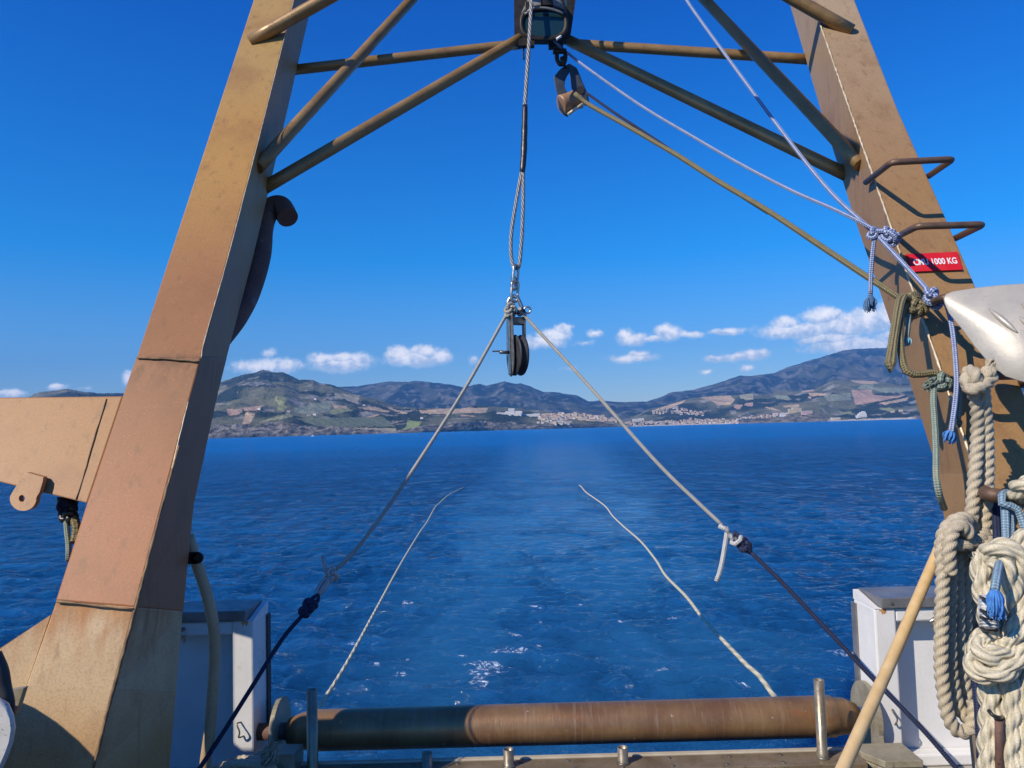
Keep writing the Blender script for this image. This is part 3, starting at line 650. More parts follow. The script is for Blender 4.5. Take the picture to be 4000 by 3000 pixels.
# seams: thin weld beads
def bead(pts, r=0.004, name='weld_seam', mt='seam', parent=None, rgh=1):
    P = resample(smooth(pts, 4), 0.02)
    P = [p + Vector((random.uniform(-1, 1), random.uniform(-1, 1), random.uniform(-1, 1))) * r * 0.25 for p in P]
    b = MB(); b.tube(P, [r * random.uniform(.7, 1.4) for _ in P], 6); return b.build(name, M[mt], parent or g)
F = lambda x, y, o=-0.008: on(x, y, YFb(o))
bead([F(535, 1397), F(655, 1402), F(780, 1412)], .0035)
bead([F(222, 2349), F(375, 2365), F(524, 2380)], .0035)
bead([F(416, 1557, .002), F(372, 1700, .002), F(320, 1880, .002), F(297, 1950, .002)], .0022)
bead([on(785, 1400, YFb(-.006)), on(802, 1319, YFb(-.006)), on(892, 1000, YFb(-.006)), on(1022, 500, YFb(-.006)), on(1148, 0, YFb(-.006))], .002, 'worn_edge', 'edge')
bead([F(535, 2345), F(631, 1990), F(735, 1570)], .002, 'worn_edge', 'edge')
# dark fillet down the corner of the lower leg
bead([on(366, 3000, YFb(-.004)), on(443, 2694, YFb(-.004)), on(529, 2378, YFb(-.004)), on(634, 1975, YFb(-.01)), on(700, 1740, YFb(-.01))], .0045, 'weld_seam', 'seam')
# lateral arm (gusset) running out to the left, with its lug
arm = [F(479, 1548, .004), F(340, 1966, .004), F(0, 1884, .004), F(-420, 1790, .004), F(-420, 1556, .004), F(0, 1553, .004)]
a_ = MB(); a_.prism(arm, (0, TH_ - .02, 0)); a_.build('side_arm', M['arm'], g, bevel=0.005)
c0 = F(83, 1945, -.03); s_ = 1.0
lug = [F(96, 1843, -.03), F(172, 1864, -.03), F(152, 1930, -.03)]
for a in range(-10, 191, 20):
    lug.append(F(90 + 52 * math.cos(R(a)) - 0 * a, 1948 + 48 * math.sin(R(a)), -.03))
lug.append(F(44, 1930, -.03))
# lug plate with a hole: ring strip between outline and hole
hole = [F(85 + 12 * math.cos(R(a)), 1947 + 14 * math.sin(R(a)), -.03) for a in range(0, 360, 24)]
def resamp_closed(pts, n, c):
    an = [math.atan2(p.z - c.z, p.x - c.x) for p in pts]
    out = []
    for k in range(n):
        t_ = -math.pi + 2 * math.pi * k / n; dr_ = Vector((math.cos(t_), 0, math.sin(t_))); best = None
        for i in range(len(pts)):
            p, q = pts[i], pts[(i + 1) % len(pts)]
            ax, az = p.x - c.x, p.z - c.z; bx, bz = q.x - p.x, q.z - p.z
            den = dr_.x * bz - dr_.z * bx
            if abs(den) < 1e-12: continue
            tt = (ax * bz - az * bx) / den; uu = (ax * dr_.z - az * dr_.x) / den
            if tt > 0 and -1e-6 <= uu <= 1.000001 and (best is None or tt > best[0]): best = (tt, p.lerp(q, uu))
        out.append(best[1] if best else c)
    return out
hc = sum(hole, Vector()) / len(hole); O_ = resamp_closed(lug, 40, hc); H_ = resamp_closed(hole, 40, hc); off = Vector((0, .022, 0))
l_ = MB(); l_.loft([[p for p in O_], [p + off for p in O_], [p + off for p in H_], [p for p in H_], [p for p in O_]], cap=False)
lugo = l_.build('lifting_lug', M['arm'], g)
# gusset web at the foot, on the outboard side
gs = [F(198, 2402, .02), F(99, 2690, .02), F(-330, 2760, .02), F(-330, 2700, .02), F(0, 2532, .02)]
gm = MB(); gm.prism(gs, (0, .02, 0)); gm.build('foot_gusset', M['leg_foot'], g)

# right leg
YR = YF
Lr = [(3338, 0), (3506, 425), (3694, 850), (3813, 1124), (3975, 1480), (4135, 1850), (4230, 2300), (4280, 2800)]
Mr = [(3171, 0), (3318, 425), (3468, 850), (3562, 1124), (3686, 1480), (3815, 1850), (3868, 2300), (3895, 2800)]
Rr = [(3079, 0), (3203, 425), (3335, 850), (3430, 1124), (3549, 1480), (3663, 1850), (3722, 2300), (3775, 2800)]
rr_ = []
for a, b, c in zip(Lr, Mr, Rr):
    A = on(*a, YF); B = on(*b, YF); C_ = on(*c, YFb(TH_ + .04)); rr_.append([B, A, C_ + (A - B), C_])
rr_ = rr_[::-1]; rr_.append(extend(rr_, -2 % len(rr_), len(rr_) - 1, CAMZ + 3.5)); rr_.insert(0, extend(rr_, 1, 0, ZD - .2))
q_ = MB(); q_.loft(rr_); leg_r = q_.build('leg', M['leg_r'], g, bevel=0.006); tag(leg_r, 'brown leg carrying the bent rod steps')
bead([on(x, y, YFb(-.005)) for x, y in Mr[:6]], .0042, 'worn_edge', 'edge')

# head beam across the top (above the frame) and centre post
tp = CAMZ + 3.35
hb = MB(); hb.box(-1.35, 1.75, YF(tp) - .02, YF(tp) + .36, tp - .18, tp + .22); hb.build('head_beam', M['leg_r'], g, bevel=0.01)
YC = 4.55
pm = MB(); cp = [W(2008, -10, YC), W(2250, -10, YC), W(2227, 152, YC), W(2009, 152, YC)]
top = [p + Vector((0, 0, 1)) * (tp - .2 - p.z) for p in cp[:2]]
pm.prism([top[0], top[1], cp[1], cp[2], cp[3], cp[0]], (0, .07, 0)); tag(pm.build('centre_post', M['blackiron'], g), 'dark centre post')
pb = MB()
for x0, x1, y0, y1 in ((2022, 2088, 150, 176), (2143, 2200, 160, 182)):
    A = W(x0, y0, YC - .02); B = W(x1, y1, YC - .02); pb = MB(); pb.box(A.x, B.x, YC - .02, YC + .02, B.z, A.z); pb.build('post_lug', M['blackiron'], g)
A = W(2042, 170, YC); B = W(2050, 228, YC); pb = MB(); pb.box(A.x, B.x, YC, YC + .02, B.z, A.z); pb.build('hanging_pin', M['blackiron'], g)
def brace(p, q, r, mt='tube', nm='brace', lab=None):
    b = MB(); b.tube(resample([p, q], .12), r, 20); o = b.build(nm, M[mt], g)
    if lab: o['label'] = lab
    d_ = (q - p).normalized(); w_ = MB()
    w_.tube([p + d_ * 0.0 + (d_.orthogonal().normalized() * math.cos(a) + d_.cross(d_.orthogonal().normalized()) * math.sin(a)) * (r * 1.02) for a in np.linspace(0, 6.283, 18)], r * .12, 6)
    return o
brace(on(1030, 735, YFb(.34)), W(2030, 152, YC + .02), .0335)
brace(on(1140, 274, YFb(.40)), W(2035, 172, YC + .09), .031)
brace(on(1005, 655, YFb(.10)), W(1630, -25, 4.95), .033)
brace(on(978, 163, YFb(.0)), W(1400, -75, 4.05), .036)
brace(on(3318, 688, YFb(.34)), W(2225, 160, YC + .02), .0335)
brace(on(3160, 232, YFb(.40)), W(2235, 172, YC + .09), .031)
brace(on(3362, 645, YFb(.10)), W(2730, -25, 4.95), .033)
brace(on(3325, 122, YFb(.0)), W(2960, -85, 4.05), .036)
# added pipes above the frame, set up-sun to shade the right-hand braces
def shade_pipe(p, q, r):
    b = MB(); b.tube(resample([Vector(p), Vector(q)], .2), r, 16); b.build('shade_pipe', M['tube'], g)
def up_sun(v, t): return v + sv * t
q0, q1 = on(3318, 688, YFb(.30)), W(2225, 160, YC + .02); dq = (q1 - q0)
shade_pipe(up_sun(q0 - dq * .02, 1.35), up_sun(q0 + dq * .98, 1.35), .055)
q0, q1 = on(3362, 645, YFb(.10)), W(2730, -25, 4.95); dq = (q1 - q0)
shade_pipe(up_sun(q0 + dq * .02, 1.25), up_sun(q1 + dq * .2, 1.25), .05)
# rod steps on the right leg
def rung(pts, offs, r=.0135, nm='step_rung'):
    P = [on(x, y, YFb(o)) for (x, y), o in zip(pts, offs)]
    Q = [P[0]]
    for i in range(1, len(P) - 1):
        a = (P[i - 1] - P[i]).normalized() * .03; b = (P[i + 1] - P[i]).normalized() * .03
        Q += [P[i] + a, P[i] + a * .4 + b * .1, P[i] + b * .4 + a * .1, P[i] + b]
    Q.append(P[-1]); b = MB(); b.tube(Q, r, 14); return b.build(nm, M['dark_tube'], g)
rung([(3383, 712), (3482, 634), (3722, 622), (3627, 688)], (.05, -.28, -.28, .02))
rung([(3490, 932), (3582, 884), (3840, 877), (3733, 930)], (.05, -.28, -.28, .02))
rung([(3582, 1202), (3684, 1163), (3960, 1150), (3870, 1190)], (.05, -.28, -.28, .02))
rung([(3687, 1494), (3790, 1470), (4060, 1462), (3990, 1500)], (.0, -.2, -.2, .02), .016)
rung([(3815, 1900), (3862, 1933), (4100, 1958), (4100, 2000)], (.0, -.25, -.25, .02), .022, 'step_rung')
# goose-neck vent pipe behind the left leg
vp = smooth([on(855, 1335, YFb(.42)), on(920, 1235, YFb(.46)), on(970, 1130, YFb(.50)), on(1008, 1000, YFb(.52)), on(1022, 890, YFb(.55)), on(1050, 822, YFb(.57)), on(1095, 806, YFb(.57)), on(1124, 850, YFb(.56))], 8)
v_ = MB(); v_.tube(vp, [.045, .055, .060, .062, .062, .058, .058, .058, .056], 24); tag(v_.build('vent_pipe', M['rustpipe'], g), 'rust brown goose-neck vent pipe behind the leg')
# small clamp plate holding the hose on the left leg
k_ = MB(); kc = W(768, 2180, 2.86); k_.box(kc.x - .06, kc.x, kc.y, kc.y + .012, kc.z - .022, kc.z + .022)
k_.lathe(kc + Vector((0, 0, 0)), (0, 1, 0), [(0, .022), (.012, .022)], 20); k_.lathe(kc + Vector((0, -.008, 0)), (0, 1, 0), [(0, .010), (.024, .010)], 12)
k_.build('hose_clamp', M['blackiron'], g)

# ---- load plate
sg = empty('load_plate', F(3654, 1020, -.01)); tag(sg, 'red plate lettered CMU 1000 KG in white on the brown gantry leg', 'sign')
c4 = [on(3542, 992, YFb(-.012)), on(3740, 983, YFb(-.012)), on(3761, 1053, YFb(-.012)), on(3564, 1061, YFb(-.012))]
b_ = MB(); b_.prism(c4, (0, .012, 0)); b_.build('plate', M['red'], sg)
def text_mesh(body, c4, u0, u1, v0, v1, mt, parent, name='lettering', lift=.002):
    cu = bpy.data.curves.new('t', 'FONT'); cu.body = body; cu.size = 1; cu.extrude = 0; cu.resolution_u = 4; cu.offset = 0.022
    to = bpy.data.objects.new('t', cu); col.objects.link(to); dg = bpy.context.evaluated_depsgraph_get(); dg.update()
    me = bpy.data.meshes.new_from_object(to.evaluated_get(dg)); col.objects.unlink(to); bpy.data.objects.remove(to)
    xs = [v.co.x for v in me.vertices]; ys = [v.co.y for v in me.vertices]; x0, x1, y0, y1 = min(xs), max(xs), min(ys), max(ys)
    TL, TR, BR, BL = c4; nrm = (TR - TL).cross(BL - TL).normalized()
    if nrm.y > 0: nrm = -nrm
    o0 = Vector(parent['_o'])
    for v in me.vertices:
        a = u0 + (u1 - u0) * (v.co.x - x0) / (x1 - x0); b = v0 + (v1 - v0) * (1 - (v.co.y - y0) / (y1 - y0))
        v.co = TL.lerp(TR, a).lerp(BL.lerp(BR, a), b) + nrm * lift - o0
    me.materials.clear(); me.materials.append(M[mt])
    o = bpy.data.objects.new(name, me); col.objects.link(o); o.parent = parent; o['_o'] = tuple(o0); return o
text_mesh('CMU', c4, .075, .365, .33, .68, 'letter', sg)
text_mesh('1000 KG', c4, .44, .93, .33, .68, 'letter', sg)

# ---- stern roller between its end brackets
YRo = 3.36
ra = W(1128, 2842, YRo); rz = W(3345, 2808, YRo); ra.z = rz.z = (ra.z + rz.z) / 2; RR = .084
ax = (rz - ra); LN = ax.length
ro = empty('stern_roller', (ra.x, YRo, ra.z)); tag(ro, 'long rust bronze roller lying across the stern opening', 'roller')
b_ = MB(); b_.lathe(ra, ax, [(0, .052), (.06, .075), (.11, RR - .003), (.115, RR), (.16, RR), (LN - .16, RR + .001), (LN - .105, RR + .001), (LN - .10, RR - .006), (LN - .05, .074), (LN, .05)], 64); b_.build('roller_barrel', M['roller'], ro)
b_ = MB(); b_.lathe(ra - ax.normalized() * .14, ax, [(0, .035), (.15, .035)], 24); b_.build('axle', M['rustpipe'], ro)
b_ = MB(); b_.lathe(rz - ax.normalized() * .01, ax, [(0, .035), (.16, .035)], 24); b_.build('axle', M['steel'], ro)
def cheek(x, sgn, name='roller_bracket', lab=''):
    e = empty(name, (x, YRo, ZD)); tag(e, lab, 'bracket', 'brackets at the ends of the stern roller')
    n = 20; pts = [Vector((x, YRo + .02 + .135 * math.cos(a), ra.z + .0 + .135 * math.sin(a))) for a in np.linspace(-.1, math.pi + .35, n)]
    pts += [Vector((x, 3.22, ZD)), Vector((x, 3.50, ZD))]
    tilt = [p + Vector((-sgn * .0, 0, 0)) for p in pts]
    b = MB(); b.prism(tilt, (.018 * sgn, 0, 0)); b.build('cheek_plate', M['bracket'], e)
    return e
cl_ = cheek(ra.x - .035, -1, lab='curved steel end bracket of the roller beside the shaded left bulwark')
b_ = MB(); A = W(1098, 2905, 3.28); B = W(1182, 2985, 3.28)
b_.hexa([W(1060, 2945, 3.08), W(1150, 2945, 3.08), W(1150, 3030, 3.08), W(1060, 3030, 3.08), W(1090, 2905, 3.22), W(1186, 2905, 3.22), W(1186, 2990, 3.22), W(1090, 2990, 3.22)]); b_.build('base_block', M['bracket'], cl_, bevel=.004)
cr_ = cheek(rz.x + .045, 1, lab='curved steel end bracket of the roller beside the sunlit right bulwark')
for k in range(3):
    z0 = 1.375 + .031 * k; dx = -.006 * k
    hx = [(3.22, 3238, 0), ]
    P = [Vector((rz.x - .075 + dx, 3.13, z0)), Vector((rz.x - .035, 3.04, z0)), Vector((rz.x + .115, 3.04, z0)), Vector((rz.x + .115, 3.21, z0)), Vector((rz.x - .075 + dx, 3.21, z0))]
    b_ = MB(); b_.prism(P, (0, 0, .027)); b_.build('packing_plate', M['bracket'], cr_, bevel=.003)
# ---- stern sill
sl = empty('stern_sill', (0.25, 3.25, ZD)); tag(sl, 'bolted tan metal sill plate across the stern in front of the roller', 'sill')
xl = W(1100, 2950, 3.2).x; xr = W(3330, 2950, 3.2).x
b_ = MB(); b_.box(xl, xr, 3.06, 3.18, ZS - .04, ZS); b_.build('plate', M['sill'], sl, bevel=.003)
b_ = MB(); b_.box(xl, xr, 3.183, 3.21, ZS - .06, ZS + .004); b_.build('edge_strip', M['silledge'], sl, bevel=.003)
b_ = MB(); b_.box(xl, xr, 2.2, 3.057, 1.205, ZS - .03); b_.build('rubber_mat', M['deckmat'], sl)
b_ = MB()
for i in range(11):
    for yy in (3.085, 3.155):
        x = xl + .1 + i * (xr - xl - .2) / 10 + random.uniform(-.03, .03); b_.lathe((x, yy, ZS), (0, 0, 1), [(0, .009), (.003, .009)], 10)
b_.build('bolt_head', M['darksteel'], sl)
def pipe(px, py0, py1, Y, r, lab, nm='pipe_stake', cat='stake', grp='steel pipe stakes standing on the stern sill'):
    Y = 3.12; top = W(px, py0, Y); e = empty(nm, (top.x, Y, ZS)); tag(e, lab, cat, grp)
    h = top.z - ZS; b = MB(); b.lathe((top.x, Y, ZS), (0, 0, 1), [(0, r * 1.15), (h * .08, r * 1.12), (h * .09, r), (h, r), (h, r * .86), (h - min(.05, h * .5), r * .84)], 28, cap=False); b.build('pipe', M['stake'], e)
    b = MB(); b.tube([Vector((top.x + math.cos(a) * r * 1.1, Y + math.sin(a) * r * 1.1, ZS + .003)) for a in np.linspace(0, 6.283, 20)], .005, 6); b.build('weld_collar', M['darksteel'], e)
pipe(1218, 2694, 2980, 3.26, .0215, 'upright dark steel pipe stake near the shaded left end of the roller')
pipe(3198, 2655, 2950, 3.26, .0200, 'upright bright steel pipe stake near the right end of the roller')
pipe(1668, 2940, 2970, 3.28, .021, 'short pipe socket on the sill, the leftmost of three', 'pipe_socket', 'socket', 'short pipe sockets on the stern sill')
pipe(1986, 2925, 2960, 3.28, .021, 'short pipe socket on the sill, the middle one of three', 'pipe_socket', 'socket', 'short pipe sockets on the stern sill')
pipe(2432, 2918, 2955, 3.28, .021, 'short pipe socket on the sill in full sun, rightmost of three', 'pipe_socket', 'socket', 'short pipe sockets on the stern sill')

# ---- bulwarks
def bulwark(xin, sgn, xout, ztop, lab):
    """xin: inboard end; sgn=-1 runs to the left, +1 to the right"""
    Y0, Y1 = 3.30, 3.50; e = empty('bulwark', (xin, Y0, ZD)); tag(e, lab, 'bulwark', 'white bulwarks either side of the stern opening')
    def bx(x0, x1, y0, y1, z0, z1, nm, mt='white', bv=.008, lb=None):
        b = MB(); b.box(min(x0, x1), max(x0, x1), y0, y1, z0, z1); o = b.build(nm, M[mt], e, bevel=bv)
        if lb: o['label'] = lb
        return o
    pwid = .092 * sgn
    bx(xin, xin + pwid, Y0, Y1, ZD, ztop - .045, 'end_post')
    bx(xin + pwid, xout, Y0 + .10, Y1 - .01, ZD, ztop - .105, 'panel')
    bx(xin + pwid, xout, Y0 + .004, Y1 - .004, ztop - .105, ztop - .047, 'top_rail')
    bx(xin + .028 * sgn, xout, Y0 - .012, Y1 + .012, ztop - .044, ztop, 'cap_strip', 'capsteel', .004)
    b = MB(); zt = ztop - .03
    b.hexa([(xin, Y0 - .002, ztop - .046), (xin + .024 * sgn, Y0 - .002, ztop - .046), (xin + .024 * sgn, Y0 - .002, ztop - .046 - .001), (xin, Y0 - .002, ztop - .047), (xin, Y1, ztop - .004), (xin + .024 * sgn, Y1, ztop - .004), (xin + .024 * sgn, Y1, ztop - .046), (xin, Y1, ztop - .046)][:8])
    b.build('cap_end', M['white'], e)
    bx(xin - .008 * sgn, xin - .001 * sgn, Y1 - .035, Y1 + .012, ZD + .2, ztop - .06, 'edge_strip', 'rubber' if sgn < 0 else 'capsteel', .002)
    bx(xin + pwid, xout, Y0 + .03, Y0 + .098, ZD, ZD + .05, 'skirting')
    # steel hook below the rail
    hx = xin + (.30 if sgn < 0 else .26) * sgn; z = ztop - .085
    b = MB(); b.tube(smooth([Vector((hx, Y0 + .0, z + .012)), Vector((hx - .01, Y0 - .035, z + .01)), Vector((hx - .03, Y0 - .045, z)), Vector((hx - .045, Y0 - .04, z - .012))], 5), .0085, 10); b.build('hook', M['steel'], e)
    hx = xin + .055 * sgn; z = ztop - .50
    b = MB(); b.tube(smooth([Vector((hx, Y0, z + .03)), Vector((hx - .01, Y0 - .02, z + .03)), Vector((hx + .004, Y0 - .028, z)), Vector((hx - .002, Y0 - .02, z - .025)), Vector((hx + .012, Y0, z - .028))], 5), .0035, 8); b.build('hook', M['darksteel'], e)
    for sx_ in (.07, .45, .8):
        b = MB(); b.lathe((xin + sx_ * sgn, Y0 - .014, ztop - .022), (0, 1, 0), [(-.002, .007), (.003, .007)], 12); b.build('cap_screw', M['darksteel'], e)
    # rust weeping from under the cap and the hook
    for (cx, cz, ww, hh_) in ((.036, -.052, .03, .02), (.3 if sgn < 0 else .26, -.105, .02, .035)):
        b = MB(); n = 9; P = []
        for k in range(n): P.append(Vector((xin + (cx + ww * (k / (n - 1) - .5)) * sgn, Y0 - .0005 if cx < .09 else Y0 + .002, ztop + cz + .004)))
        for k in range(n)[::-1]: P.append(Vector((P[k].x, P[k].y, ztop + cz - hh_ * random.uniform(.2, 1))))
        b.prism(P, (0, .0004, 0)); b.build('rust_stain', M['rust'], e)
    return e
bulwark(W(990, 2600, 3.30).x, -1, W(560, 2600, 3.4).x, 2.055, 'white bulwark on the left, half in shade behind the gantry leg')
bulwark(W(3427, 2600, 3.30).x, 1, 3.02, 2.034, 'sunlit white bulwark on the right behind the hanging ropes')
b_ = MB(); x3 = W(3427, 2900, 3.30).x; b_.box(x3 - .09, 2.99, 2.2, 3.51, 1.205, ZD - .003); b_.box(-2.6, W(990, 2900, 3.30).x + .03, 2.2, 3.51, 1.205, ZD - .003); cb = b_.build('covering_board', M['deck'], loc=(x3, 2.7, 1.2)); tag(cb, kind='structure')
for xs, lb in (((-2.66, -2.54), 'blue side bulwark running forward along the left of the deck'), ((2.94, 3.06), 'blue side bulwark running forward along the right of the deck')):
    e = empty('side_bulwark', (xs[0], 0, 1.2)); tag(e, lb, 'bulwark', 'side bulwarks of the deck')
    b = MB(); b.box(xs[0], xs[1], -6, 3.18, .95, 2.0); b.build('panel', M['hull'], e, bevel=.01); b = MB(); b.box(xs[0] - .02, xs[1] + .02, -6, 3.18, 2.003, 2.04); b.build('cap_strip', M['capsteel'], e, bevel=.006)

# ================================================================== ropes
def rp(name, pts, r, mt, lab=None, cat='rope', parent=None, lobes=0, pitch=.1, n=10, step=None, group=None, depth=.18, uvs=1.0):
    P = resample(smooth(pts, 10), step or max(r * 1.2, .004) if lobes else (step or .03))
    b = MB(); b.tube(P, r, n, lobes, pitch, depth); o = b.build(name, M[mt], parent)
    if lab: tag(o, lab, cat, group)
    return o
def knot(parent, c, size, r, mt, seed=0, name='knot', flat=1.0, lobes=0, pitch=.05):
    rn = random.Random(seed); P = []
    ex = Vector((rn.uniform(-1, 1), rn.uniform(-.3, .3), rn.uniform(-1, 1))).normalized(); ey = ex.cross(Vector((0, 1, 0))).normalized(); ez = ex.cross(ey)
    for k in range(73):
        a = 2 * math.pi * k / 72; rad = size * (.62 + .38 * math.cos(3 * a))
        P.append(Vector(c) + ex * rad * math.cos(2 * a) + ey * rad * math.sin(2 * a) * .8 + ez * size * .42 * math.sin(3 * a) * flat)
    b = MB(); b.tube(P, r, 10 if not lobes else 14, lobes, pitch); return b.build(name, M[mt], parent)
def fray(parent, p, d, L, wd, mt, n=26, seed=0, name='frayed_end', th_=.0022):
    rn = random.Random(seed); b = MB(); d = Vector(d).normalized(); s1 = d.orthogonal().normalized(); s2 = d.cross(s1)
    for i in range(n):
        a = rn.uniform(0, 6.283); q = rn.random() ** .5; sd = (s1 * math.cos(a) + s2 * math.sin(a)) * q
        l = L * rn.uniform(.6, 1.1); w1 = rn.uniform(-.25, .25) * wd
        P = [Vector(p) + sd * wd * .3, Vector(p) + d * l * .4 + sd * wd * (.9 + w1 / wd), Vector(p) + d * l * .75 + sd * wd + s1 * w1, Vector(p) + d * l + sd * wd * rn.uniform(.5, 1.2) + s2 * w1 * 1.4]
        b.tube(smooth(P, 3), [th_, th_, th_ * .9, th_ * .5], 5)
    return b.build(name, M[mt], parent)

# ---- centre sling, swivel shackle and towing block
YS = 3.95
wc = empty('wire_sling', W(2060, 500, 4.1)); tag(wc, 'steel wire sling with black taped splice hanging at the centre', 'wire rope')
t0 = W(2079, -60, 4.22); t1 = W(2050, 418, 4.12); P = [t0, t1]
rp('cable', [Vector((t0.x + .02, 4.3, tp - .15)), t0, t1, W(2049, 425, 4.11)], .0105, 'wire', parent=wc, lobes=6, pitch=.075, n=24, step=.006, depth=.16)
b_ = MB(); b_.tube(resample(smooth([W(2051, 412, 4.11), W(2049, 500, 4.08), W(2046, 600, 4.05), W(2040, 676, 4.03)], 6), .02), [.014, .016, .0155, .0175, .016, .018, .016, .017, .014], 16); b_.build('taped_splice', M['tape'], wc)
rp('eye_strand', [W(2038, 668, 4.03), W(2018, 780, 4.0), W(1999, 900, 3.98), W(1996, 985, 3.97), W(2005, 1040, 3.96), W(2014, 1048, 3.955)], .0095, 'wire', parent=wc, lobes=6, pitch=.07, n=20, step=.006, depth=.16)
rp('eye_strand', [W(2043, 668, 4.03), W(2044, 780, 4.0), W(2040, 900, 3.98), W(2034, 985, 3.97), W(2027, 1040, 3.96), W(2014, 1048, 3.955)], .0095, 'wire', parent=wc, lobes=6, pitch=.07, n=20, step=.006, depth=.16)
def link(px0, py0, px1, py1, hw, r, ang=0.0, Y=YS):
    """long chain link between two pixels, half width hw metres, turned by ang about its length"""
    A = W(px0, py0, Y); B = W(px1, py1, Y); d_ = (B - A); L = d_.length; d_.normalize()
    s = Vector((math.cos(ang), math.sin(ang), 0)); s = (s - d_ * s.dot(d_)).normalized(); P = []
    for k in range(41):
        a = 2 * math.pi * k / 40; h = (L / 2 - hw) * (1 if math.cos(a) > 0 else -1)
        P.append((A + B) / 2 - d_ * (h + hw * math.cos(a)) + s * hw * math.sin(a))
    return P
sh = empty('swivel_shackle', W(2010, 1090, YS)); tag(sh, 'shiny steel swivel link hanging from the wire sling eye', 'shackle')
b_ = MB(); b_.tube(link(2017, 1036, 2011, 1110, .019, .008, .9), .008, 12, cap=False); b_.build('link', M['steel'], sh)
b_ = MB(); b_.tube(link(2013, 1098, 2008, 1178, .019, .008, .5), .008, 12, cap=False); b_.build('link', M['steel'], sh)
b_ = MB(); b_.lathe(W(2005, 1078, YS), (0.02, 0, -1), [(0, .011), (.004, .014), (.035, .014), (.036, .011), (.040, .011), (.041, .0145), (.072, .0145), (.078, .010)], 18); b_.build('swivel_barrel', M['steel'], sh)
b_ = MB(); b_.lathe(W(2004, 1122, YS), (0, 0, -1), [(0, .0115), (.018, .0115)], 6); b_.build('nut', M['darksteel'], sh)
bs = empty('bow_shackle', W(2010, 1180, YS)); tag(bs, 'large steel bow shackle joining rope ends above the towing block', 'shackle')
bow = smooth([W(2012, 1232, YS + .01), W(1990, 1215, YS), W(1984, 1182, YS), W(1999, 1160, YS), W(2018, 1160, YS), W(2030, 1180, YS), W(2040, 1205, YS), W(2050, 1232, YS - .01)], 6)
b_ = MB(); b_.tube(bow, .0105, 14); b_.build('bow', M['steel'], bs)
b_ = MB(); b_.tube([W(1992, 1222, YS), W(2052, 1222, YS)], .0085, 12); pe = W(2060, 1211, YS); b_.tube([pe + Vector((.017 * math.cos(a), 0, .017 * math.sin(a))) for a in np.linspace(0, 6.283, 20)], .0055, 10); b_.build('pin', M['steel'], bs)
knot(bs, W(1994, 1205, YS - .03), .030, .0085, 'r_grey', 3, 'rope_lashing'); knot(bs, W(1988, 1228, YS - .03), .022, .0075, 'r_grey', 5, 'rope_lashing'); knot(bs, W(2035, 1218, YS - .02), .020, .0075, 'r_navy', 8, 'rope_lashing')
# towing block seen nearly edge on
tb = empty('towing_block', W(2012, 1350, YS)); tag(tb, 'narrow snatch block with black sheave hanging below the bow shackle', 'pulley')
ang = R(-21); axd = Vector((math.cos(ang), -math.sin(ang), 0)); pl = Vector((math.sin(ang), math.cos(ang), 0))   # axle direction / in-plane horizontal
cc = W(2022, 1388, YS); SR = .108
b_ = MB(); b_.lathe(cc - axd * .024, axd, [(0, SR - .022), (.001, SR - .002), (.008, SR), (.018, SR - .018), (.030, SR - .018), (.040, SR), (.047, SR - .002), (.048, SR - .022)], 56); b_.build('sheave', M['rubber'], tb)
b_ = MB(); b_.lathe(cc - axd * .030, axd, [(0, .02), (.001, .032), (.059, .032), (.060, .02)], 24); b_.build('hub', M['darksteel'], tb)
zt = W(2000, 1236, YS).z - cc.z
for s, nm_ in ((-1, 'cheek_plate'), (1, 'side_strap')):
    P = []
    if s < 0:
        for a in np.linspace(-math.pi * .93, -math.pi * .07, 18): P.append((.105 * math.cos(a) * .50, .112 * math.sin(a)))
        P += [(.042, zt), (-.042, zt)]
    else: P = [(-.02, .0), (.02, .0), (.022, zt), (-.022, zt)]
    base_ = cc + axd * (s * .036); P3 = [base_ + pl * a + Vector((0, 0, b)) for a, b in P]
    b_ = MB(); b_.prism(P3, axd * (.007 * s)); b_.build(nm_, M['darksteel'], tb, bevel=.002)
    if s < 0:
        b_ = MB(); b_.prism([base_ + axd * (.0085 * s) + pl * a + Vector((0, 0, b)) for a, b in ((-.016, -.10), (.016, -.10), (.016, zt - .01), (-.016, zt - .01))], axd * (.006 * s)); b_.build('strap', M['steel'], tb, bevel=.002)
for k in range(6):
    a = k * math.pi / 3 + .3; b_ = MB(); q_1 = cc + (pl * math.cos(a) + Vector((0, 0, math.sin(a)))) * .03; q_2 = cc + (pl * math.cos(a) + Vector((0, 0, math.sin(a)))) * .085
    b_.tube([q_1 + axd * .012, q_2 + axd * .012], .006, 6); b_.build('spoke', M['darksteel'], tb)
b_ = MB(); z1 = W(2000, 1240, YS).z; b_.prism([Vector((cc.x, cc.y, z1)) + axd * a + Vector((0, 0, b)) - pl * .02 for a, b in ((-.045, 0), (.045, 0), (.045, -.04), (-.045, -.04))], pl * .04); b_.build('head_fitting', M['darksteel'], tb, bevel=.004)
b_ = MB(); p0 = cc + Vector((0, 0, .015)) - axd * .05; b_.tube([p0, p0 - axd * .05], .009, 10); b_.box(p0.x - .085, p0.x - .03, p0.y - .02, p0.y + .02, p0.z + .006, p0.z + .010); b_.build('latch_pin', M['darksteel'], tb)
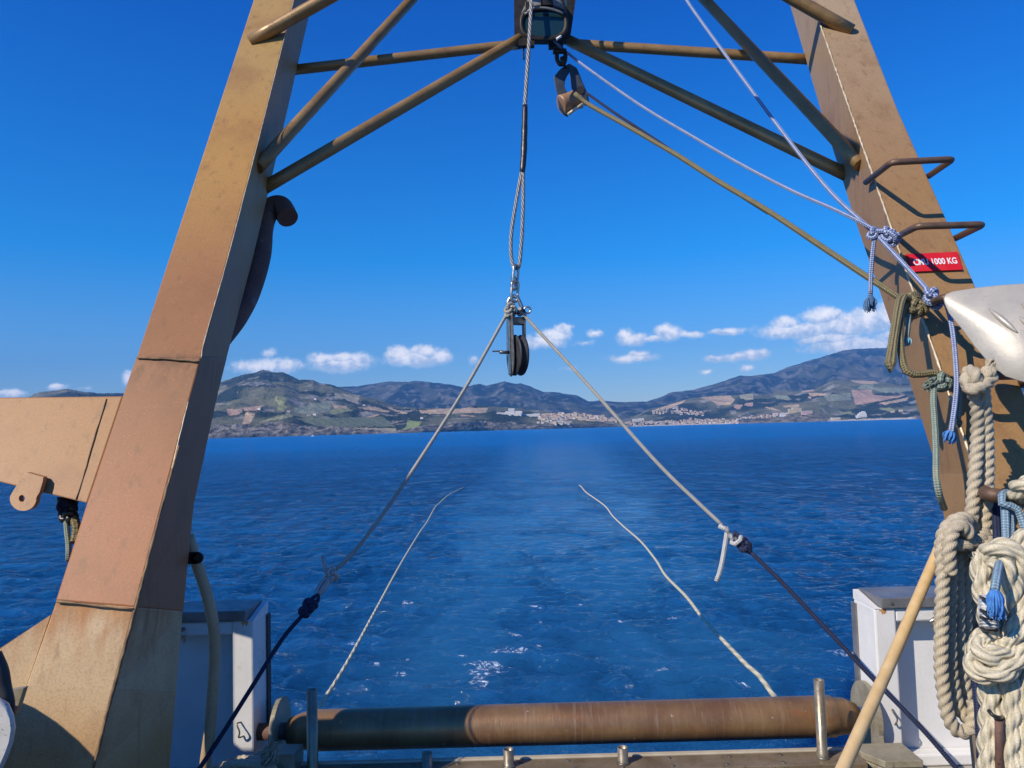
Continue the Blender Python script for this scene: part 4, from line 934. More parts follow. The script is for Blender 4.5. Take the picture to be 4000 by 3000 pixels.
# ---- the bridle: grey ropes down either side, joined to navy ropes
bl = empty('bridle_rope', W(1650, 1700, 3.5)); tag(bl, 'thin grey braided rope from the towing block down to the left, ending in white loop', 'rope')
YL0, YL1 = 3.92, 2.9
def YonL(px, py, a=(1975, 1240), b=(775, 3010)):
    s = math.hypot(px - a[0], py - a[1]) / math.hypot(b[0] - a[0], b[1] - a[1]); return 1 / (1 / YL0 + (1 / YL1 - 1 / YL0) * s)
def L_(px, py, o=0): return W(px, py, YonL(px, py) + o)
def R_(px, py, o=0): return W(px, py, YonL(px, py, (2060, 1245), (3745, 3010)) + o)
rp('rope', [L_(1978, 1232), L_(1960, 1262), L_(1800, 1545), L_(1560, 1915), L_(1400, 2135), L_(1303, 2232)], .0086, 'r_grey', parent=bl)
rp('loop', [L_(1303, 2228), L_(1290, 2255), L_(1275, 2290), L_(1245, 2322), L_(1240, 2330), L_(1262, 2300), L_(1285, 2262), L_(1296, 2240)], .010, 'r_white', parent=bl)
rp('loop', [L_(1300, 2235, .01), L_(1270, 2260, .01), L_(1250, 2285, .01), L_(1236, 2315, .01), L_(1246, 2326)], .010, 'r_white', parent=bl)
knot(bl, L_(1298, 2245), .028, .0095, 'r_white', 11)
rp('tail', [L_(1284, 2252), L_(1270, 2220), L_(1264, 2195), L_(1262, 2176)], .0095, 'r_white', parent=bl)
fray(bl, L_(1262, 2180), (0, 0, 1), .014, .008, 'fray_lb', 14, 2)
nl = empty('mooring_rope', L_(1000, 2700)); tag(nl, 'thin navy blue rope crossing the shaded left bulwark, spliced to a white loop', 'rope', 'navy ropes tied to the bridle')
rp('rope', [L_(1180, 2405), L_(1100, 2500), L_(980, 2690), L_(860, 2880), L_(770, 3015), W(700, 3110, 2.85)], .0088, 'r_navy', parent=nl)
rp('eye_splice', [L_(1178, 2410), L_(1186, 2385), L_(1205, 2355), L_(1228, 2330), L_(1246, 2318), L_(1250, 2330), L_(1230, 2360), L_(1205, 2390), L_(1180, 2408)], .0095, 'r_navy', parent=nl)
knot(nl, L_(1212, 2364), .024, .012, 'r_navy', 13); knot(nl, L_(1192, 2390), .020, .011, 'r_navy', 14)
br = empty('bridle_rope', W(2500, 1700, 3.5)); tag(br, 'thin grey braided rope down right from the towing block, ending in a white tail', 'rope')
bl['group'] = br['group'] = 'grey bridle ropes on the towing block'
rp('rope', [R_(2030, 1205), R_(2060, 1245), R_(2300, 1507), R_(2560, 1800), R_(2720, 1957), R_(2822, 2052)], .0088, 'r_grey', parent=br)
rp('hitch', [R_(2820, 2050), R_(2808, 2054, -.01), R_(2826, 2063, -.025), R_(2848, 2068, -.02), R_(2840, 2080, .0), R_(2862, 2100), R_(2878, 2112)], .0115, 'r_white', parent=br)
rp('hitch', [R_(2888, 2096, .02), R_(2896, 2102, -.02), R_(2886, 2118, -.03), R_(2868, 2126, -.02), R_(2857, 2118, .01), R_(2862, 2106, .02)], .0105, 'r_white', parent=br)
rp('tail', [R_(2840, 2078), R_(2832, 2130), R_(2822, 2190), R_(2810, 2240), R_(2798, 2272)], .0105, 'r_white', parent=br)
nr = empty('mooring_rope', R_(3300, 2550)); tag(nr, 'thin navy blue rope crossing in front of the sunlit right bulwark', 'rope', 'navy ropes tied to the bridle')
rp('rope', [R_(2930, 2155), R_(3050, 2270), R_(3215, 2443), R_(3400, 2640), R_(3600, 2845), R_(3745, 3012), W(3850, 3130, 2.85)], .0092, 'r_navy', parent=nr)
rp('eye_splice', [R_(2934, 2158), R_(2912, 2145), R_(2880, 2120), R_(2858, 2088), R_(2872, 2080), R_(2895, 2105), R_(2915, 2125), R_(2930, 2150)], .0115, 'r_navy', parent=nr)
knot(nr, R_(2908, 2130), .026, .012, 'r_navy', 17)

# ---- trailing lines in the wake
def trail(pts, Ys, r, lab, g_):
    Pp = [W(x, y, Y) for (x, y), Y in zip(pts, Ys)]
    for p in Pp[1:]: p.z = max(p.z, .10)
    Pp[-1].z = .0; Pp[-2].z = .08
    P = resample(smooth(Pp, 10), .03); b = MB(); L = len(P)
    rr2 = [r * (1 + .9 * min(1, (p.y / 30))) for p in P]; b.tube(P, rr2, 8, 3, .12, .15); o = b.build('trailing_line', M['r_trail'], loc=Pp[0]); tag(o, lab, 'rope', 'cream lines trailing in the wake'); return o
def ysl(pts, Y0, Y1, nwet):
    """taut part from Y0 to Y1 for the first points, then on the water"""
    L = [0]
    for a, b in zip(pts[:nwet], pts[1:nwet]): L.append(L[-1] + math.hypot(b[0] - a[0], b[1] - a[1]))
    ys = [1 / (1 / Y0 + (1 / Y1 - 1 / Y0) * l / L[-1]) for l in L]
    for (x, y) in pts[nwet:]: ys.append(WZ(x, y, .03).y)
    return ys
lp = [(1225, 2790), (1250, 2752), (1300, 2683), (1380, 2548), (1480, 2362), (1570, 2196), (1640, 2080), (1668, 2040), (1700, 1990), (1722, 1968), (1748, 1944), (1790, 1918), (1812, 1903)]
trail(lp, ysl(lp, 3.7, WZ(1700, 1990, .03).y, 9), .011, 'cream line trailing into the wake from the left end of the roller', 1)
lp = [(3050, 2760), (3030, 2730), (2965, 2640), (2900, 2580), (2750, 2420), (2680, 2330), (2600, 2248), (2560, 2185), (2500, 2112), (2440, 2060), (2395, 2026), (2365, 1986), (2325, 1955), (2290, 1930), (2270, 1905), (2262, 1893)]
trail(lp, ysl(lp, 3.72, WZ(2395, 2026, .03).y, 11), .012, 'cream line trailing into the wake from behind the right half of the roller', 1)
rp('coiled_line_end', [W(1055, 2760, 3.75), W(1090, 2790, 3.72), W(1125, 2798, 3.7), W(1140, 2815, 3.66)], .012, 'hose', 'short beige hose end between left bulwark and roller', 'hose')

# ---- green hauling line from the hanging block to the right leg
def GY(px, py): return 1 / np.interp(px, [2280, 3500], [1 / 4.30, 1 / 2.98])
def G_(px, py, o=0): return W(px, py, float(GY(px, py)) + o)
gl = empty('hauling_rope', G_(3000, 850)); tag(gl, 'olive braided rope from the hanging block, hitched to the right leg with a dangling bight', 'rope')
rp('rope', [G_(2245, 365), G_(2300, 408), G_(2450, 492), G_(2640, 603), G_(2800, 705), G_(3000, 824), G_(3200, 957), G_(3370, 1070), G_(3500, 1155), G_(3545, 1190)], .0125, 'r_green', parent=gl)
rp('second_fall', [G_(2290, 362), G_(2400, 440), G_(2560, 545), G_(2700, 640), G_(2850, 738), G_(3000, 832, .01)], .0075, 'r_navy', parent=gl)
def H_(px, py, o=0): return on(px, py, YFb(-.10 + o))
rp('bight', [H_(3545, 1178), H_(3515, 1162, -.05), H_(3502, 1210, -.05), H_(3490, 1290, -.05), H_(3476, 1380, -.05), H_(3468, 1430, -.05), H_(3476, 1445, -.05), H_(3486, 1425, -.05), H_(3494, 1340, -.05), H_(3510, 1240, -.05), H_(3528, 1165, -.05), H_(3545, 1160, -.04), H_(3560, 1190)], .0115, 'r_green', parent=gl)
rp('tail', [H_(3548, 1185), H_(3522, 1215, -.03), H_(3517, 1300, -.03), H_(3522, 1390, -.03), H_(3536, 1445, -.03), H_(3560, 1462, -.03), H_(3605, 1462, -.03), H_(3650, 1455, -.03), H_(3690, 1470, -.03), H_(3710, 1482)], .0125, 'r_green', parent=gl)
knot(gl, H_(3556, 1180), .040, .013, 'r_green', 21); knot(gl, H_(3580, 1195), .036, .013, 'r_green', 22); knot(gl, H_(3565, 1205), .035, .012, 'r_green', 23)
pg = empty('pale_rope', H_(3660, 1600)); tag(pg, 'pale green rope with frayed knot hanging from the fourth step along the leg edge', 'rope')
fray(pg, H_(3668, 1490, -.02), (-.8, -.2, -.3), .055, .022, 'r_pale', 60, 5, 'frayed_knot', .004); knot(pg, H_(3675, 1494, -.02), .034, .011, 'r_pale', 31)
rp('fall', [H_(3668, 1495), H_(3650, 1515, -.02), H_(3645, 1560, -.02), H_(3651, 1650, -.02), H_(3656, 1760, -.02), H_(3657, 1860, -.02), H_(3668, 1930, 0), H_(3688, 1985, .1)], .011, 'r_pale', parent=pg)
rp('short_tail', [H_(3735, 1485), H_(3742, 1530), H_(3743, 1590), H_(3738, 1640)], .012, 'r_pale', parent=pg)
fray(pg, H_(3738, 1636), (0, 0, -1), .03, .014, 'r_pale', 24, 6)
pt = empty('rope_tail', H_(3545, 1300)); tag(pt, 'short pale rope tail with a turquoise frayed tip below the olive hitch', 'rope')
rp('rope', [H_(3552, 1215), H_(3550, 1260), H_(3545, 1300), H_(3542, 1325)], .0085, 'r_pale', parent=pt); fray(pt, H_(3542, 1318), (0, 0, -1), .03, .018, 'fray_lb', 40, 7)
# ---- blue and white braided halyards
hb1 = empty('halyard', H_(3300, 900)); tag(hb1, 'taut blue and white braided line running down from the top right to the third step', 'rope')
def B1(px, py, o=0): return W(px, py, float(1 / np.interp(px, [2660, 3630], [1 / 4.6, 1 / 2.78])) + o)
rp('rope', [B1(2655, -50), B1(2700, 28), B1(2860, 250), B1(3060, 520), B1(3240, 745), B1(3410, 905), B1(3520, 1020), B1(3632, 1142)], .0088, 'r_blue', parent=hb1)
knot(hb1, B1(3636, 1152), .028, .0095, 'r_blue', 41); knot(hb1, B1(3648, 1180, .0), .026, .009, 'r_blue', 42)
rp('tail', [B1(3640, 1160), B1(3660, 1165, -.02), H_(3690, 1180, -.12), H_(3706, 1215, -.06), H_(3722, 1300, -.04), H_(3732, 1400, -.04), H_(3737, 1490, -.05), H_(3733, 1560, -.05), H_(3724, 1630, -.05), H_(3716, 1690, -.05)], .0088, 'r_blue', parent=hb1)
fray(hb1, H_(3716, 1682, -.05), (-.3, 0, -1), .042, .020, 'fray_b', 60, 8)
hb2 = empty('halyard', H_(3000, 700)); tag(hb2, 'sagging blue and white line from the gantry head to the second step, with frayed tail', 'rope')
hb1['group'] = hb2['group'] = 'blue and white halyards'
def B2(px, py, o=0): return W(px, py, float(1 / np.interp(px, [2165, 3430], [1 / 4.5, 1 / 3.02])) + o)
rp('rope', [B2(2165, 160), B2(2215, 205), B2(2300, 270), B2(2500, 410), B2(2700, 530), B2(2900, 645), B2(3100, 748), B2(3260, 818), B2(3400, 888), B2(3425, 908)], .0078, 'r_blue', parent=hb2)
knot(hb2, B2(3415, 912), .026, .0085, 'r_blue', 43); knot(hb2, B2(3470, 918, -.02), .030, .0095, 'r_blue', 44); knot(hb2, B2(3490, 935, -.02), .028, .009, 'r_blue', 45)
rp('hitch', [B2(3420, 905), B2(3445, 902, -.02), B2(3490, 912, -.05), B2(3500, 940, -.05), B2(3480, 950, .02)], .009, 'r_blue', parent=hb2)
rp('tail', [B2(3418, 918), B2(3412, 960), B2(3404, 1040), B2(3401, 1100), B2(3400, 1160)], .0088, 'r_blue', parent=hb2)
fray(hb2, B2(3400, 1155), (-.1, 0, -1), .062, .024, 'fray_db', 80, 9)

# ---- hanging lead block at the gantry head
hbk = empty('lead_block', W(2225, 330, 4.4)); tag(hbk, 'blue grey open lead block with brown roller hanging from a shackle under the gantry head', 'pulley')
YB = 4.42
b_ = MB()
b_.tube(smooth([W(2175, 205, YB), W(2177, 235, YB), W(2190, 252, YB), W(2206, 240, YB), W(2209, 205, YB)], 5), .013, 12); b_.tube([W(2163, 200, YB), W(2212, 200, YB)], .016, 12); b_.lathe(W(2160, 200, YB), (1, 0, 0), [(0, .019), (.02, .019)], 6)
b_.build('hanging_shackle', M['blackiron'], hbk)
b_ = MB(); A = W(2196, 226, YB); b_.lathe(A, W(2206, 262, YB) - A, [(-.005, .012), (0, .015), (.04, .015), (.045, .010), (.07, .010)], 14); b_.build('swivel', M['blackiron'], hbk)
# right cheek: a flat plate seen nearly face-on; left cheek: a bent frame
rc = [(2222, 246), (2252, 264), (2270, 310), (2292, 360), (2297, 392), (2283, 406), (2262, 392), (2232, 345), (2226, 300)]
b_ = MB(); b_.prism([W(x, y, YB - .03) for x, y in rc], (.012, .035, 0)); b_.build('cheek_plate', M['blockpaint'], hbk, bevel=.003)
lc0 = [(2222, 248), (2192, 268), (2163, 300), (2170, 335), (2182, 388), (2200, 380), (2216, 360), (2208, 335), (2215, 315), (2226, 302)]
outer = [(2222, 248), (2188, 270), (2163, 300), (2168, 335), (2180, 385)]; inner = [(2230, 276), (2216, 296), (2207, 316), (2205, 340), (2218, 366)]
b_ = MB(); ring = [[W(a[0], a[1], YB), W(c[0], c[1], YB), W(c[0], c[1], YB + .06), W(a[0], a[1], YB + .06)] for a, c in zip(outer, inner)]
b_.loft(ring); b_.build('frame', M['blockpaint'], hbk, bevel=.003)
b_ = MB(); A = W(2194, 410, YB); B = W(2274, 380, YB + .03)
b_.lathe(A, B - A, [(-.006, .052), (0, .060), (.012, .058), (.06, .055), (.108, .058), (.118, .060), (.124, .05)], 32); b_.build('roller', M['sheave'], hbk)
b_ = MB(); b_.tube([W(2218, 447, YB - .03), W(2282, 402, YB - .03)], .009, 10); b_.build('tie_bar', M['edge'], hbk)
b_ = MB(); b_.prism([W(x, y, YB - .01) for x, y in ((2180, 385), (2186, 420), (2205, 442), (2220, 450), (2200, 430), (2188, 400))], (0, .03, 0)); b_.build('keeper', M['blockpaint'], hbk)
b_ = MB(); b_.lathe(W(2268, 353, YB - .036), (0, 1, 0), [(0, .024), (.004, .018)], 16); b_.build('axle_cap', M['blackiron'], hbk)

# ---- floodlight at the gantry head
YL = 4.30
fl = empty('floodlight', W(2123, 90, YL)); tag(fl, 'grey floodlight with dark oval glass mounted under the gantry head', 'floodlight')
def oval(cx, cy, a, b, Y, n=40, p=2.6):
    o = []
    for k in range(n):
        t_ = 2 * math.pi * k / n; c_, s_ = math.cos(t_), math.sin(t_)
        o.append(W(cx + a * math.copysign(abs(c_) ** (2 / p), c_), cy + b * math.copysign(abs(s_) ** (2 / p), s_), Y))
    return o
b_ = MB(); b_.loft([oval(2128, 20, 60, 58, YL + .24), oval(2126, 45, 78, 66, YL + .16), oval(2125, 80, 92, 74, YL + .05), oval(2125, 88, 94, 74, YL)], smooth=True); b_.build('housing', M['lampbody'], fl)
b_ = MB(); b_.loft([oval(2125, 90, 96, 70, YL - .002), oval(2125, 90, 97, 71, YL - .03), oval(2125, 91, 90, 64, YL - .04), oval(2125, 92, 78, 50, YL - .03), oval(2125, 92, 76, 48, YL - .012)], smooth=True, cap=False); b_.build('bezel', M['blackiron'], fl)
b_ = MB(); b_.loft([oval(2125, 92, 79, 51, YL - .024), oval(2125, 92, 79, 51, YL - .014)]); b_.build('glass', M['glass'], fl)
for (x0, y0, x1, y1) in ((2050, 12, 2068, 48), (2112, -8, 2160, 26)):
    A, B = W(x0, y0, YL - .03), W(x1, y1, YL - .03); b_ = MB(); b_.box(A.x, B.x, YL - .05, YL + .05, B.z, A.z); b_.build('latch_bracket', M['blackiron'], fl, bevel=.004)
b_ = MB(); b_.tube(smooth([W(2060, 46, YL - .045), W(2085, 33, YL - .06), W(2130, 32, YL - .06), W(2165, 40, YL - .055), W(2200, 52, YL - .045)], 6), .008, 10); b_.build('rim_clip', M['lampbody'], fl)
for cx, cy, dx, dy in ((2060, 50, 10, -5), (2183, 147, 9, -6)):
    b_ = MB(); b_.tube([W(cx - dx, cy - dy, YL - .045), W(cx + dx, cy + dy, YL - .045)], .008, 8); b_.build('rim_clip', M['letter' if cx > 2100 else 'lampbody'], fl)
b_ = MB(); b_.box(W(2205, 0, YL).x, W(2213, 0, YL).x, YL - .02, YL + .03, W(2208, 30, YL).z, tp); b_.build('mounting_bracket', M['bracket'], fl)

# ---- shovel hung blade-up on the right, handle slanting down to the deck
sv_ = empty('shovel', W(3500, 2600, 2.4)); tag(sv_, 'battered aluminium shovel blade with pressed ribs hung up beside the brown right leg', 'shovel')
out_ = [(3686, 1165), (3695, 1150), (3722, 1139), (3811, 1125), (3900, 1115), (4000, 1108), (4130, 1110), (4220, 1150), (4230, 1300), (4180, 1480), (4090, 1500), (4000, 1493), (3928, 1470), (3868, 1424), (3807, 1352), (3760, 1288), (3706, 1222), (3690, 1185)]
YBl = 2.46
cx_, cy_ = 3970, 1310
def bly(x, y): return YBl - .42 * (x - 3700) / FP * 2.4 + .30 * (1300 - y) / FP * 2.4
def blade(sc_, o):
    P = []
    for x, y in out_:
        X_, Y_ = cx_ + (x - cx_) * sc_, cy_ + (y - cy_) * sc_
        P.append(W(X_, Y_, bly(X_, Y_) + o - .035 * (1 - sc_ * sc_)))
    return P
b_ = MB(); rings = [blade(q, 0) for q in (1.0, .985, .9, .75, .55, .3, .05)]
rings = [blade(1.0, .006)] + [blade(1.003, .002)] + rings
b_.loft(rings[::-1] + [blade(q, .008) for q in (.05, .4, .8, .995, 1.0)], smooth=True); b_.build('blade', M['alu'], sv_)
for (x0, y0, x1, y1) in ((3862, 1206, 3975, 1300), (3972, 1234, 4060, 1300), (3990, 1188, 4080, 1250)):
    f_ = lambda x, y, o: W(x, y, bly(x, y) + o)
    P = resample([f_(x0, y0, -.024), f_((x0 + x1) / 2, (y0 + y1) / 2, -.034), f_(x1, y1, -.036)], .01); b_ = MB(); b_.tube(P, [.002, .008, .010, .010, .008, .002], 10); b_.build('rib', M['alu'], sv_)
b_ = MB(); b_.tube([W(4100, 1330, 2.32), W(4280, 1180, 2.30), W(4450, 1050, 2.28)], .017, 16); b_.build('handle', M['wood'], sv_)
b_ = MB(); b_.tube(resample([W(3712, 2050, 2.62), W(3668, 2145, 2.60), W(3495, 2550, 2.35), W(3290, 3010, 2.02), W(3215, 3170, 1.92)], .1), .0175, 20); tag(b_.build('wooden_pole', M['wood']), 'pale wooden pole slanting from behind the rope coil down across the right bulwark', 'pole')

# ---- cream coil hanging from the fourth step
YK = 2.40
ck = empty('rope_coil', W(3750, 2300, YK)); tag(ck, 'cream laid rope coiled in long hanks, tied to the fourth step by two falls', 'rope coil')
def K_(px, py, o=0): return W(px, py, YK + o)
cr = dict(lobes=3, pitch=.085, n=18, step=.0055, depth=.27)
rf = .0185
rp('fall', [K_(3808, 1475, .02), K_(3786, 1470, -.02), K_(3776, 1490, -.03), K_(3800, 1530, -.03), K_(3815, 1580, -.02), K_(3818, 1700), K_(3808, 1850), K_(3798, 1980), K_(3792, 2080), K_(3800, 2130, .01)], rf, 'r_cream', parent=ck, **cr)
rp('fall', [K_(3820, 1500, .0), K_(3850, 1465, -.03), K_(3862, 1445, -.03), K_(3870, 1480, -.03), K_(3842, 1515, -.04), K_(3845, 1580, -.02), K_(3855, 1700), K_(3857, 1850, .01), K_(3848, 2000, .01), K_(3842, 2120), K_(3828, 2200, -.02)], rf, 'r_cream', parent=ck, **cr)
rp('hitch', [K_(3776, 1500, .02), K_(3795, 1520, -.06), K_(3830, 1515, -.06), K_(3858, 1490, -.04), K_(3865, 1460, .02)], rf * .9, 'r_cream', parent=ck, **cr)
rp('hitch', [K_(3790, 1465, .05), K_(3783, 1452, -.01), K_(3800, 1450, -.04), K_(3812, 1480, -.05), K_(3806, 1520, -.03)], rf * .95, 'r_cream', parent=ck, **cr)
fray(ck, K_(3862, 1455, -.03), (.5, 0, 1), .045, .018, 'r_cream', 24, 12, th_=.004)
rp('wrap', [K_(3690, 2110, -.05), K_(3760, 2128, -.08), K_(3815, 2115, -.06), K_(3852, 2085, -.02)], rf, 'r_cream', parent=ck, **cr)
rp('wrap', [K_(3800, 2170, -.05), K_(3830, 2150, -.07), K_(3862, 2120, -.05), K_(3880, 2090, -.0)], rf, 'r_cream', parent=ck, **cr)
loops = [  # (top x, top y, left/near x at several y, bottom, back up) traced hanks
 [(3800, 2100), (3760, 2035), (3715, 2045), (3680, 2110), (3682, 2250), (3678, 2420), (3676, 2600), (3688, 2720), (3708, 2810), (3745, 2858), (3785, 2850), (3802, 2800), (3806, 2740)],
 [(3805, 2110), (3778, 2030), (3735, 2040), (3708, 2120), (3712, 2260), (3708, 2420), (3712, 2600), (3726, 2700), (3745, 2770), (3775, 2800), (3798, 2770)],
 [(3808, 2120), (3790, 2035), (3755, 2050), (3738, 2140), (3740, 2280), (3741, 2450), (3752, 2600), (3770, 2690), (3792, 2745)],
 [(3812, 2125), (3800, 2050), (3775, 2060), (3765, 2160), (3768, 2300), (3770, 2450), (3778, 2560), (3795, 2650), (3806, 2700)],
 [(3815, 2120), (3808, 2080), (3794, 2090), (3790, 2180), (3798, 2300), (3800, 2420), (3790, 2520), (3798, 2620), (3808, 2680)],
 [(3818, 2120), (3822, 2180), (3818, 2280), (3800, 2400), (3775, 2520), (3770, 2600), (3785, 2690), (3808, 2730)],
]
loops += [[(3806, 2110), (3772, 2060), (3726, 2090), (3722, 2200), (3725, 2400), (3730, 2560), (3748, 2680), (3776, 2760), (3800, 2760)], [(3812, 2120), (3795, 2080), (3762, 2100), (3753, 2220), (3756, 2400), (3764, 2540), (3784, 2640), (3804, 2690)]]
for i, lp in enumerate(loops):
    rp('hank', [K_(x, y, -.075 + .03 * i if 0 < k else .0) for k, (x, y) in enumerate(lp)], rf, 'r_cream', parent=ck, **cr)
rp('hank', [K_(3790, 2090, -.09), K_(3755, 2050, -.10), K_(3722, 2075, -.10), K_(3706, 2150, -.10), K_(3712, 2240, -.09)], rf, 'r_cream', parent=ck, **cr)

# ---- thick mooring warp bunched at the right edge
YT = 2.12
tk = empty('mooring_warp', W(3950, 2500, YT)); tag(tk, 'thick off-white laid mooring warp with taped splice, bunched and knotted at the right edge', 'rope coil')
def T_(px, py, o=0): return W(px, py, YT + o)
tr = dict(lobes=3, pitch=.19, n=24, step=.007, depth=.3); rt = .027
for pts in (
 [(3845, 2165, .04), (3836, 2230, .03), (3842, 2300, .02), (3858, 2360, .0), (3866, 2430, -.01), (3862, 2480, -.01), (3836, 2505, -.02), (3830, 2540, -.04), (3862, 2560, -.06), (3920, 2540, -.05), (3960, 2480, -.05), (3995, 2400, -.04), (4030, 2300, -.02), (4040, 2200, .0)],
 [(3860, 2500, -.03), (3822, 2540, -.03), (3806, 2585, -.03), (3830, 2625, -.05), (3890, 2630, -.07), (3950, 2600, -.07), (3998, 2540, -.06), (4030, 2450, -.04), (4060, 2300, 0)],
 [(3850, 2180, .05), (3880, 2150, .0), (3930, 2145, -.02), (3975, 2180, -.02), (4010, 2260, -.02), (4040, 2400, .0)],
 [(3870, 2240, .05), (3900, 2200, .0), (3930, 2220, -.02), (3950, 2300, -.02), (3945, 2380, -.01), (3925, 2460, .01), (3900, 2500, .02)],
 [(3845, 2200, .06), (3870, 2160, .05), (3910, 2180, .06), (3960, 2240, .04), (3985, 2330, .04), (3980, 2430, .05)],
 [(3860, 2620, .0), (3866, 2700, -.01), (3870, 2800, -.02), (3866, 2900, -.03), (3862, 3040, -.04)],
 [(3930, 2600, .0), (3950, 2680, -.04), (3955, 2780, -.05), (3948, 2900, -.06), (3950, 3050, -.07)],
 [(3905, 2610, .04), (3905, 2700, .03), (3900, 2760, .03), (3893, 2850, .05), (3890, 3040, .05)],
 [(3990, 2560, .0), (4005, 2680, -.05), (4003, 2800, -.06), (4000, 2920, -.07), (4000, 3060, -.08)],
 [(4050, 2500, .0), (4050, 2700, -.03), (4050, 2900, -.05), (4045, 3060, -.05)],
 [(3972, 1935, .15), (3992, 1900, .1), (4030, 1900, .08), (4060, 1960, .08), (4060, 2100, .05)],
 [(3975, 2150, .02), (4000, 2100, .02), (4040, 2120, .02), (4060, 2200, .02)]):
    rp('strand', [T_(x, y, o) for x, y, o in pts], rt, 'r_thick', parent=tk, **tr)
b_ = MB(); b_.tube([T_(3857, 2330, -.01), T_(3865, 2460, -.04)], .023, 18); b_.build('taped_splice', M['r_white'], tk)
for y in (2335, 2385, 2412, 2455):
    b_ = MB(); b_.tube([T_(3832, y - 2, -.03), T_(3850, y + 6, -.075), T_(3890, y + 8, -.075), T_(3900, y, -.03)], .0045, 8); b_.build('twine_whipping', M['tape'], tk)
b_ = MB(); b_.tube(smooth([T_(3862, 2775, -.07), T_(3880, 2795, -.085), T_(3905, 2803, -.08), T_(3915, 2800, -.05)], 4), .005, 8); b_.build('cable_tie', M['tape'], tk)
rn = empty('rusty_bar', T_(3898, 2900, -.06)); tag(rn, 'rust brown iron bar hanging among the thick warp strands', 'bar')
b_ = MB(); b_.tube([T_(3902, 2815, -.075), T_(3903, 2900, -.07), T_(3905, 3060, -.07)], .010, 14); b_.build('bar', M['rustpipe'], rn)
# ---- light blue line looped over the lowest step and its navy neighbour
lb = empty('light_blue_rope', T_(3925, 2000, .1)); tag(lb, 'light blue braided rope looped over the lowest step with a frayed blue end', 'rope')
def Q_(px, py, o=0): return W(px, py, 2.28 + o)
rp('loop', [Q_(3955, 1990, .12), Q_(3962, 1940, .1), Q_(3938, 1925, .05), Q_(3915, 1935, -.02), Q_(3912, 1965, -.04), Q_(3930, 1980, -.05), Q_(3960, 1972, -.04), Q_(3985, 2010, -.05), Q_(4005, 2080, -.06), Q_(4010, 2160, -.06)], .0115, 'r_ltblue', parent=lb)
rp('fall', [Q_(3925, 1975, -.02), Q_(3928, 2040, -.04), Q_(3930, 2100, -.05), Q_(3920, 2160, -.09), Q_(3905, 2200, -.18), Q_(3893, 2260, -.25), Q_(3885, 2310, -.27)], .0115, 'r_ltblue', parent=lb)
rp('fall', [Q_(3938, 1978, -.0), Q_(3948, 2040, -.03), Q_(3945, 2110, -.05), Q_(3925, 2170, -.08)], .0115, 'r_ltblue', parent=lb)
fray(lb, Q_(3886, 2300, -.27), (-.05, -.1, -1), .075, .018, 'fray_b', 90, 15, th_=.003)
nv = rp('navy_line', [Q_(3893, 1940, .2), Q_(3892, 2020, .1), Q_(3894, 2140, .0), Q_(3870, 2300, .12), Q_(3830, 2500, .12), Q_(3812, 2640, .0), Q_(3820, 2750, -.04), Q_(3828, 2870, -.08), Q_(3832, 2965, -.1)], .0115, 'r_navy', 'navy braided line passing behind the thick warp and hanging free below it', 'rope')

# ---- beige hose hanging behind the left leg
rp('water_hose', [W(735, 2090, 2.95), W(752, 2150, 2.95), W(778, 2230, 2.95), W(808, 2320, 2.95), W(830, 2420, 2.95), W(839, 2500, 2.95), W(838, 2600, 2.95), W(830, 2720, 2.95), W(820, 2850, 2.95), W(805, 2960, 2.95), W(795, 3060, 2.95)], .0215, 'hose', 'stiff beige hose curving down from a clamp on the back of the left leg', 'hose', n=18)
# ---- small lashing under the left arm
la = empty('rope_lashing', F(265, 2000, .25)); tag(la, 'dark lashing with worn rope ends hanging under the left side arm', 'rope')
b_ = MB(); b_.lathe(F(265, 1940, .2), (0, 0, -1), [(0, .035), (.03, .034), (.045, .012), (.05, .010)], 20); b_.build('eye_bolt', M['blackiron'], la)
knot(la, F(262, 1985, .2), .032, .012, 'r_navy', 51); knot(la, F(268, 2020, .2), .026, .012, 'tape', 52)
rp('worn_rope', [F(278, 1985, .2), F(292, 2030, .2), F(300, 2070, .2), F(292, 2120, .2)], .015, 'r_green', parent=la, lobes=3, pitch=.06, n=15, step=.006)
rp('thin_tail', [F(258, 2020, .2), F(262, 2080, .2), F(268, 2130, .2), F(267, 2190, .2)], .0095, 'r_pale', parent=la)
# ---- rope heap at the foot of the roller bracket
hp = empty('rope_heap', W(970, 2985, 3.0)); tag(hp, 'frayed grey rope heaped on deck beside the left roller bracket', 'rope')
for k in range(6):
    rn_ = random.Random(k); c = W(960 + 22 * k, 2990 - 3 * k, 3.02 + .03 * k)
    rp('turn', [c + Vector((-.16 + rn_.uniform(-.02, .02), rn_.uniform(-.04, .04), -.03)), c + Vector((-.05, rn_.uniform(-.05, .05), .005 + .02 * rn_.random())), c + Vector((.05, rn_.uniform(-.05, .05), .0)), c + Vector((.12, rn_.uniform(-.05, .03), -.04))], .016, 'r_cream', parent=hp, lobes=3, pitch=.07, n=15, step=.006)
fray(hp, W(1030, 2985, 3.0), (.5, -.1, .8), .08, .035, 'r_cream', 50, 18, th_=.003)
